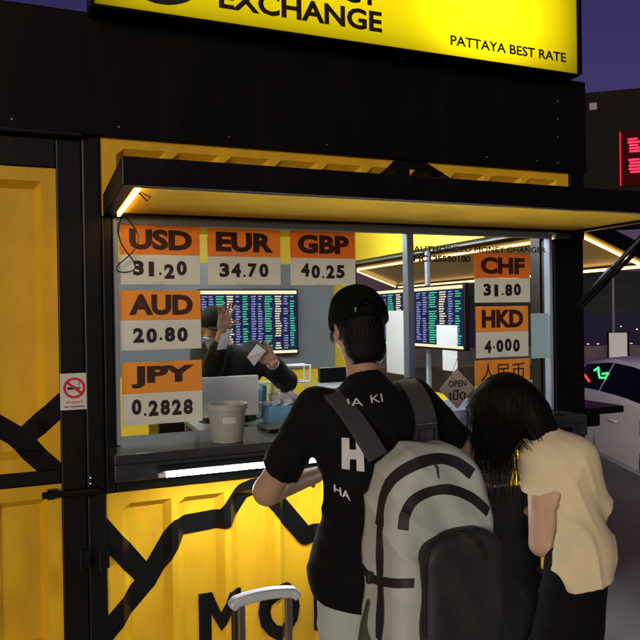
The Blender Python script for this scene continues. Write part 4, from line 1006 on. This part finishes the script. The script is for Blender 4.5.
for q4, lab in ((((217, 350), (226, 349), (232, 330), (223, 328)), 'white banknote slip held in the raised hand of the teller'), (((247, 357), (254, 366), (266, 351), (257, 344)), 'white slip of paper held in the lower hand of the teller')):
    Yp = .44 if q4[0][0] < 240 else .33
    paper_on(lab, [UY(*p, Yp+(.012 if i % 2 else 0)) for i, p in enumerate(q4)], 'paper_slip', 'paper')

# ------------------------------------------------------------------ small things at the window
BK = thing('bucket', 'grey plastic bucket with a small white label standing on the counter', 'bucket', (.758, -.09, 1.041))
m = MB(); m.lathe([(.066, 0), (.070, .006), (.082, .140), (.090, .142), (.091, .168), (.084, .168), (.078, .14), (.064, .008), (.0001, .008)], (.758, -.09, 1.041), 40); m.build('pail', mat('grey_plastic', (.30, .32, .30), .45, noise=.08), BK, smooth=True)
m = MB()
vs = []
for j in range(9):
    a = R(-118+j*5.2); 
    for z in (.088, .116): r = .070+.012*(z-.006)/.134+.0018; vs.append((.758+r*math.cos(a), -.09+r*math.sin(a), 1.041+z))
m.add(vs, [(j*2, j*2+2, j*2+3, j*2+1) for j in range(8)]); m.build('label', PAPER, BK, smooth='all')
# things on the desk
def boxt(name, label, cat, a, b, mt, bevel=.004, group=None):
    m = MB(); m.box(a, b); o = m.build(name, mt, None, bevel=bevel, loc=((a[0]+b[0])/2, (a[1]+b[1])/2, a[2])); tag(o, label, cat, group); return o
MN = thing('monitor', 'back of a pale desk monitor standing behind the grey bucket', 'monitor', (.93, .52, 1.0))
m = MB(); m.box((.765, .50, 1.06), (1.085, .525, 1.275)); m.build('screen_case', mat('pale_plastic', (.55, .58, .58), .45), MN, bevel=.006)
m = MB(); m.box((.90, .53, 1.001), (.95, .55, 1.14)); m.build('stand', BLACK, MN, bevel=.003)
m = MB(); m.box((.84, .46, 1.001), (1.01, .62, 1.012)); m.build('base', BLACK, MN, bevel=.003)
p = UY(282, 410, .55)
TB = thing('tissue_box', 'open tissue box with a crumpled white tissue on the desk', 'tissue box', (1.22, .55, 1.0))
m = MB(); m.box((1.14, .50, 1.001), (1.36, .62, 1.10)); m.build('carton', [mat('carton_blue', (.12, .30, .50), .5)], TB, bevel=.003)
def tis(P): return (ell(P, (1.25, .555, 1.135), (.085, .05, .05))+.016*np.sin(P[:, 0]*90+3*np.sin(P[:, 2]*60))+.010*np.sin(P[:, 2]*120+P[:, 1]*70))*.6
m = MB(); sdfmesh(m, tis, (1.13, .48, 1.06), (1.37, .63, 1.22), .005); m.build('tissue', PAPER, TB, smooth='all')
RK = thing('wire_rack', 'white wire rack standing on the desk under the left rate screen', 'rack', (1.25, .75, 1.0))
m = MB()
for x in (1.12, 1.30, 1.48): m.tube([(x, .75, 1.001), (x, .75, 1.30)], .007, 8); m.tube([(x, .85, 1.001), (x, .85, 1.30)], .007, 8)
for z in (1.09, 1.20, 1.295):
    for y in (.75, .85): m.tube([(1.12, y, z), (1.48, y, z)], .005, 8)
m.build('wire_frame', WHITE, RK, smooth=True)
for i, (x, c) in enumerate(((1.15, (.7, .7, .65)), (1.19, (.15, .35, .6)), (1.24, (.7, .6, .2)), (1.35, (.65, .68, .7)))):
    boxt('document_folder', ['white', 'blue', 'yellow', 'pale grey'][i]+' folder standing in the white wire rack', 'folder', (x, .765, 1.002), (x+.022, .835, 1.17+.02*(i % 3)), mat('folder_%s' % ['white', 'blue', 'yellow', 'grey'][i], c, .5), .002)
m = MB(); c = UY(286, 382, .74)
pts = [(c.x+.035*math.cos(t*.9), .735+.004*math.sin(t*2.3), c.z+.038*math.sin(t*.9)-.0015*t) for t in range(24)]; m.tube(pts, .0035, 6)
o = m.build('cable_coil', BLK2, None, smooth=True, loc=(c.x, .735, c.z)); tag(o, 'coil of black cable hanging on the white wire rack', 'cable')
PL = thing('power_strip', 'white power strip with dark sockets on the yellow wall beside the capped head', 'power strip', (2.5, 3.27, .9))
a = UY(322, 380, 3.26); b = UY(343, 393, 3.26)
m = MB(); m.box((a.x, 3.265, b.z), (2.70, 3.299, a.z)); m.build('strip_body', WHITE, PL, bevel=.004)
for i in range(3):
    x = a.x+.05+i*.075; z = (a.z+b.z)/2; m = MB(); m.box((x, 3.262, z-.02), (x+.04, 3.266, z+.02)); m.build('socket', BLK2, PL)
DSK = [('cash_counter', 'grey banknote counting machine on the desk behind the right pane', 'counting machine', 1.60)]
CM = thing('cash_counter', 'grey banknote counting machine on the desk behind the man', 'counting machine', (1.62, .6, 1.0))
m = MB(); m.add([(1.50, .45, 1.001), (1.76, .45, 1.001), (1.76, .75, 1.001), (1.50, .75, 1.001), (1.50, .50, 1.10), (1.76, .50, 1.10), (1.76, .72, 1.20), (1.50, .72, 1.20)], [(0, 3, 2, 1), (4, 5, 6, 7), (0, 1, 5, 4), (1, 2, 6, 5), (2, 3, 7, 6), (3, 0, 4, 7)]); m.build('machine_body', mat('machine_grey', (.25, .27, .28), .4), CM, bevel=.008)
m = MB(); m.box((1.52, .70, 1.19), (1.74, .73, 1.28)); m.build('hopper', BLK2, CM, bevel=.004)
# chairs of fabric behind glass: paper stacks
boxt('paper_stack', 'stack of white forms on the desk behind the open tag', 'papers', (1.95, .35, 1.001), (2.2, .6, 1.05), PAPER, .002)
boxt('cash_tray', 'dark cash tray lying on the counter beside the bucket', 'tray', (.98, .02, 1.041), (1.22, .2, 1.06), BLK2, .004)
boxt('cabinet', 'black low cabinet inside the kiosk under the JPY sheet', 'cabinet', (.62, .98, .09), (1.0, 1.4, 1.06), BLACK, .006)

# ------------------------------------------------------------------ suitcase in front of the man
SC = thing('suitcase', 'grey hard shell suitcase with its telescopic handle pulled up, left of the man', 'suitcase', (.66, -1.02, 0))
GH = mat('handle_grey', (.50, .56, .56), .35, noise=.05)
hy = -1.05
a = UY(231, 604, hy); b = UY(298, 609, hy); zt_ = a.z
x0, x1 = a.x, b.x
m = MB(); pts = []
for i in range(15):
    t = i/14; x = x0+(x1-x0)*t; z = zt_+.002+.012*math.sin(math.pi*t)-(.014 if i in (0, 14) else 0); pts.append((x, hy, z))
m.ribbon(pts, .040, (0, 1, 0), .030); m.build('grip', GH, SC, smooth=True, bevel=.008, seg=3)
for x in (x0+.032, x1-.032):
    m = MB(); m.box((x-.011, hy-.008, .50), (x+.011, hy+.008, zt_-.006)); m.build('handle_tube', mat('tube_bronze', (.35, .30, .27), .3, metal=.8) if x < (x0+x1)/2 else bpy.data.materials['tube_bronze'], SC, bevel=.003)
xc = (x0+x1)/2
def sc_f(P):
    return rbox(P, (xc, hy+.04, .27), (.20, .13, .22), .05)+.003*np.cos(P[:, 0]*2*math.pi/.045)
m = MB(); sdfmesh(m, sc_f, (xc-.25, hy-.12, .03), (xc+.25, hy+.2, .58), .008); m.build('shell', mat('shell_grey', (.20, .22, .23), .4), SC, smooth='all')
for sx in (-.16, .16):
    for sy in (-.07, .15):
        m = MB(); m.lathe([(.0001, -.012), (.028, -.012), (.030, 0), (.028, .012), (.0001, .012)], (xc+sx, hy+sy, .03), 16, axis='x'); m.build('wheel', BLK2, SC, smooth=True)

# ------------------------------------------------------------------ parked car on the road (seen past the corner post)
f2 = Vector((fw.x, fw.y, 0)).normalized(); r2 = Vector((f2.y, -f2.x, 0))
CW = mat('pearl_paint', (.75, .70, .72), .25, coat=.6, noise=.03); CG = mat('tinted_glass', (.002, .002, .002), .12, spec=.05)
CO = Vector((0, -3.1, -.318))+r2*3.05+f2*10.2          # far end of the near side, at road level
def C(l, w, z): p = CO-f2*l+r2*w; return (p.x, p.y, CO.z+z)
car = thing('parked_car', 'white car with dark tinted windows parked on the road right of the kiosk', 'car', CO)
secs = [(0.0, .30, .62, .62, .60), (.12, .25, .80, .80, .76), (.6, .22, .90, .92, .80), (1.15, .22, .93, 1.00, .80), (1.75, .22, .95, 1.32, .66), (2.4, .22, .96, 1.39, .62), (3.1, .22, .96, 1.37, .62), (3.7, .22, .94, 1.16, .70), (3.95, .22, .93, 1.00, .78), (4.4, .24, .86, .88, .78), (4.55, .32, .66, .66, .70)]
Wd = 1.78
def half(z0, zb, zt, rw, l):
    e = .06 if l < .2 or l > 4.3 else 0
    return [(e+.06, z0), (e+.01, z0+.12), (e, z0+(zb-z0)*.55), (e+.03, zb), (e+.06 if zt > zb+.15 else e+.08, zb+.02), (Wd/2-rw if zt > zb+.15 else .25, zt-.03), (Wd/2-rw+.12 if zt > zb+.15 else .4, zt)]
rows = []
for l, z0, zb, zt, rw in secs:
    h_ = half(z0, zb, zt, rw, l); rows.append([C(l, w, z) for w, z in h_]+[C(l, Wd-w, z) for w, z in h_[::-1]])
m = MB(); n = len(rows[0]); m.v = [p for r_ in rows for p in r_]
for i in range(len(rows)-1):
    for j in range(n-1):
        glass = j in (4, n-6) and 3 <= i <= 6
        m.f.append((i*n+j, (i+1)*n+j, (i+1)*n+j+1, i*n+j+1)); m.m.append(0)
m.f += [tuple(range(n)), tuple(range(len(m.v)-1, len(m.v)-n-1, -1))]; m.m += [0, 0]
for i in range(len(rows)-1): m.f.append((i*n, i*n+n-1, (i+1)*n+n-1, (i+1)*n)); m.m.append(0)
cb = m.build('car_body', CW, car, smooth=True)
def sideglass(pts, w, name='side_window'):
    m = MB(); v = [Vector(C(l, w, z)) for l, z in pts]; m.slab(v, .004); return m.build(name, CG, car)
# glass follows the cabin side: between belt and roof
def cab(l, t, s=1):
    i = max(k for k in range(len(secs)-1) if secs[k][0] <= l); a, b = secs[i], secs[i+1]; u = (l-a[0])/(b[0]-a[0]); ha, hb = half(*a[1:], a[0]), half(*b[1:], b[0])
    p = [(ha[k][0]*(1-u)+hb[k][0]*u, ha[k][1]*(1-u)+hb[k][1]*u) for k in (4, 5)]; w = p[0][0]+(p[1][0]-p[0][0])*t-.004; z = p[0][1]+(p[1][1]-p[0][1])*t
    return Vector(C(l, w if s == 1 else Wd-w, z))
for s in (1, -1):
    for la, lb in ((1.30, 2.42), (2.46, 3.60)):
        m = MB(); N_ = 5; vs = [cab(la+(lb-la)*k/N_, t, s) for k in range(N_+1) for t in (.08, .90)]; m.add(vs, [(2*k, 2*k+2, 2*k+3, 2*k+1) for k in range(N_)]); m.build('side_window', CG, car, smooth=True)
for (la, lb) in ((1.17, 1.74), (3.15, 3.68)):
    m = MB()
    def roofp(l, w):
        i = max(k for k in range(len(secs)-1) if secs[k][0] <= l); a, b = secs[i], secs[i+1]; u = (l-a[0])/(b[0]-a[0]); return Vector(C(l, w, a[3]*(1-u)+b[3]*u+.004))
    m.add([roofp(la, .42), roofp(la, Wd-.42), roofp(lb, Wd-.45), roofp(lb, .45)], [(0, 1, 2, 3)]); m.build('windscreen', CG, car)
for l in (.85, 3.65):
    for w in (.02, Wd-.24):
        m = MB(); c = Vector(C(l, w+.11, .33)); m.tube([c-r2*.11, c+r2*.11], .33, 28); wh = m.build('wheel', mat('rubber', (.02, .02, .02), .8) if 'rubber' not in bpy.data.materials else bpy.data.materials['rubber'], car, smooth=True, bevel=.02)
        m = MB(); m.tube([c-r2*.118, c+r2*.118], .20, 20); m.build('rim', STEEL, wh, smooth=True)
m = MB(); q = [C(l, w, z) for l, w, z in ((.35, -.004, .60), (.02, .10, .60), (.02, .10, .74), (.35, -.004, .76))]; m.slab(q, .01); m.build('tail_light', mat('tail_red', (.3, .01, .01), .2), car)
m = MB(); m.box((0, 0, 0), (0.001, .001, .001)) if False else None
NG = emat('reflection_green', (.08, 1, .25), 1.6); NR = emat('reflection_red', (1, .06, .05), 1.1)  # emissive stand-ins for a neon reflection in the side window
m = MB(); m.tube([cab(2.06, .66)-r2*.012, cab(2.13, .76)-r2*.012, cab(2.20, .60)-r2*.012, cab(2.30, .44)-r2*.012, cab(2.44, .46)-r2*.012, cab(2.44, .60)-r2*.012, cab(2.32, .56)-r2*.012], .011, 6); m.build('neon_reflection', NG, car, smooth=True)
m = MB(); m.tube([cab(1.86, .50)-r2*.012, cab(1.96, .40)-r2*.012, cab(2.08, .30)-r2*.012], .014, 6); m.build('neon_reflection', NR, car, smooth=True)
for l_ in (1.25, 2.44, 3.55):
    m = MB(); m.slab([C(l_, -.002, .32), C(l_+.012, -.002, .32), C(l_+.012, .012, .86), C(l_, .012, .86)], .006); m.build('door_gap', BLK2, car)
for l_ in (1.75, 2.85):
    m = MB(); m.tube([C(l_, -.012, .76), C(l_+.05, -.03, .765), C(l_+.17, -.03, .765), C(l_+.22, -.012, .76)], .012, 8); m.build('door_handle', CW, car, smooth=True)
m = MB(); m.slab([C(.2, .0-.003, .30), C(4.3, .0-.003, .30), C(4.3, -.003, .36), C(.2, -.003, .36)], .01); m.build('side_trim', mat('trim_grey', (.35, .33, .35), .4), car)
# no neon sign is built; glowing tubes on the car window imitate its reflection

# ------------------------------------------------------------------ things down the road
p = UD(618, 348, 13.0); WB = thing('notice_board', 'white blank notice board on a thin black frame beyond the parked car', 'sign board', (p.x, p.y, -.32))
a = UD(609, 333, 13.0); b = UD(627, 362, 13.0); u = r2
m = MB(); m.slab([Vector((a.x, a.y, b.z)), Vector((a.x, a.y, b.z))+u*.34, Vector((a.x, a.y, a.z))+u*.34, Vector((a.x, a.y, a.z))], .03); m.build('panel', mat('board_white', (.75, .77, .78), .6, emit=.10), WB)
m = MB()
for k in (-.02, .36):
    q = Vector((a.x, a.y, 0))+u*k; m2 = MB(); m2.tube([(q.x, q.y, -.32), (q.x, q.y, a.z+.03)], .018, 8); m2.build('leg', BLK2, WB)
POLE = mat('pole_grey', (.30, .30, .32), .5)
for i, (px, D, h_, lab) in enumerate(((613.5, 19.0, 2.75, 'thin grey post behind the white notice board'),)):
    q = UD(px, 330, D); m = MB(); m.tube([(q.x, q.y, -.32), (q.x, q.y, h_)], .03, 8); o = m.build('post', POLE, None, smooth=True, loc=(q.x, q.y, -.32)); tag(o, lab, 'post')
# sea wall with a dotted rope of lights
q0 = Vector((0, -3.1, 0))+f2*24+r2*-6; 
m = MB(); 
A = q0+r2*60
m.slab([(q0.x, q0.y, -.32), (A.x, A.y, -.32), (A.x, A.y, .35), (q0.x, q0.y, .35)], .35); o = m.build('sea_wall', mat('wall_concrete', (.13, .12, .13), .7, noise=.4, nscale=1.2, bump=.2, bscale=14), None, loc=(q0.x, q0.y, -.32)); tag(o, 'low grey sea wall across the road behind the car', 'wall')
RB = emat('rope_light', (1, .72, .8), .9)
for row, (z, D) in enumerate(((.42, 23.9), (-.28, 18.5))):
    t = thing('rope_light', ['upper', 'lower'][row]+' dotted row of small pink lights beyond the parked car', 'light string', Vector((0, -3.1, z))+f2*D+r2*8)
    m = MB(); base = Vector((0, -3.1, z))+f2*D
    for k in range(26): c = base+r2*(5.5+k*.32+random.uniform(-.04, .04))*(D/20); m.box((c.x-.03, c.y-.03, c.z-.015), (c.x+.03, c.y+.03, c.z+.02))
    m.build('bulbs', RB, t); t.children[0]['kind'] = 'stuff'
# street lamps far away along the bay
SLM = emat('far_lamp', (1, .62, .28), 5)
for i, (px, py, D) in enumerate(((596, 341, 60), (621, 327, 75), (637, 330, 58))):
    q = UD(px, py, D); t = thing('street_lamp', ['faint street lamp low behind the corner post', 'tallest faint street lamp above the notice board', 'faint street lamp at the right edge of the photo'][i], 'street lamp', (q.x, q.y, -.4), 'street lamps along the bay')
    m = MB(); m.tube([(q.x, q.y, -.4), (q.x, q.y, q.z)], .06, 6); m.build('pole', BLACK, t); m = MB(); m.lathe([(.0001, -.06), (.07, 0), (.0001, .06)], (q.x, q.y, q.z+.06), 8); m.build('lamp_head', SLM, t)

# ------------------------------------------------------------------ raised dark hoarding with the red LED sign
a = UD(583, 99, 8.0); 
HB = thing('hoarding', 'tall dark hoarding on steel posts behind the right end of the kiosk', 'hoarding', (a.x, a.y, -.32))
HO = Vector((a.x, a.y, 0))-r2*.25; ux = (r2-f2*.30).normalized(); zt2 = a.z; zb2 = 2.55
BRN = mat('dark_brown_steel', (.0035, .0018, .0018), .7, spec=.15, noise=.3, nscale=3)
def HP(u, z, d=0): p = HO+ux*u-Vector((-ux.y, ux.x, 0))*d*1.0; return Vector((p.x, p.y, z))
m = MB(); m.slab([HP(0, zb2), HP(4, zb2), HP(4, zt2+.02), HP(0, zt2+.05)], .5); m.build('panel', BRN, HB, bevel=.01)
for k in range(9):
    m = MB(); m.slab([HP(.28+k*.42, zb2+.03, .012), HP(.30+k*.42, zb2+.03, .012), HP(.30+k*.42, zt2, .012), HP(.28+k*.42, zt2, .012)], .01); m.build('rib', BRN, HB)
for k in (1.6, 3.7):
    m = MB(); p = HP(k, 0, -.25); m.tube([(p.x, p.y, -.32), (p.x, p.y, zb2)], .06, 10); m.build('post', BLACK, HB, smooth=True)
m = MB(); m.slab([HP(.30, zt2-.16, .02), HP(.38, zt2-.16, .02), HP(.38, zt2-.08, .02), HP(.30, zt2-.08, .02)], .02); m.build('junction_box', mat('violet_grey', (.18, .15, .22), .5), HB)
LS = thing('led_sign', 'red glowing LED sign on the dark hoarding at the right edge', 'sign', HP(.9, 3.2, .03))
def HR(px, py):   # point on the hoarding face seen at px, py
    d = ray(px, py); nn = Vector((-ux.y, ux.x, 0)); t = (HP(0, 0, .03)-CAM).dot(nn)/d.dot(nn); return CAM+d*t
q = HR(620, 132); q2 = HR(620, 186); u0 = (q-HO).dot(ux)
m = MB(); m.slab([HP(u0, q2.z, .03), HP(u0+1.4, q2.z, .03), HP(u0+1.4, q.z, .03), HP(u0, q.z, .03)], .02); m.build('board', mat('led_board', (.004, .001, .001), .7, spec=.05, emit=.03, ecol=(1, 0, .04)), LS)
REDE = emat('red_led', (1, .02, .06), 3); REDW = emat('red_led_hot', (1, .16, .22), 7)
m = MB()
add_text(m, 'OPEN 24', HP(u0+.06, (q.z+q2.z)/2+.03, .034), HP(u0+1.3, (q.z+q2.z)/2+.03, .034), (q.z-q2.z)*.36, .05) if False else None
rr = random.Random(3); hh = q.z-q2.z
for row in range(2):
    zc = q.z-hh*(.28 if row == 0 else .66)
    for k in range(9):
        for s in range(5):
            z = zc+(s-2)*.034; x = u0+.09+k*.150+rr.uniform(0, .02)-s*.004; ww = rr.uniform(.09, .135); m.slab([HP(x, z, .034), HP(x+ww, z, .034), HP(x+ww, z+.022, .034), HP(x, z+.022, .034)], .003)
m.build('led_rows', REDE, LS); LS.children[-1]['kind'] = 'stuff'
m = MB(); m.slab([HP(u0-.006, q2.z, .034), HP(u0+.006, q2.z, .034), HP(u0+.006, q.z, .034), HP(u0-.006, q.z, .034)], .006); m.build('edge_light', emat('red_edge', (1, .02, .08), 1.2), LS)
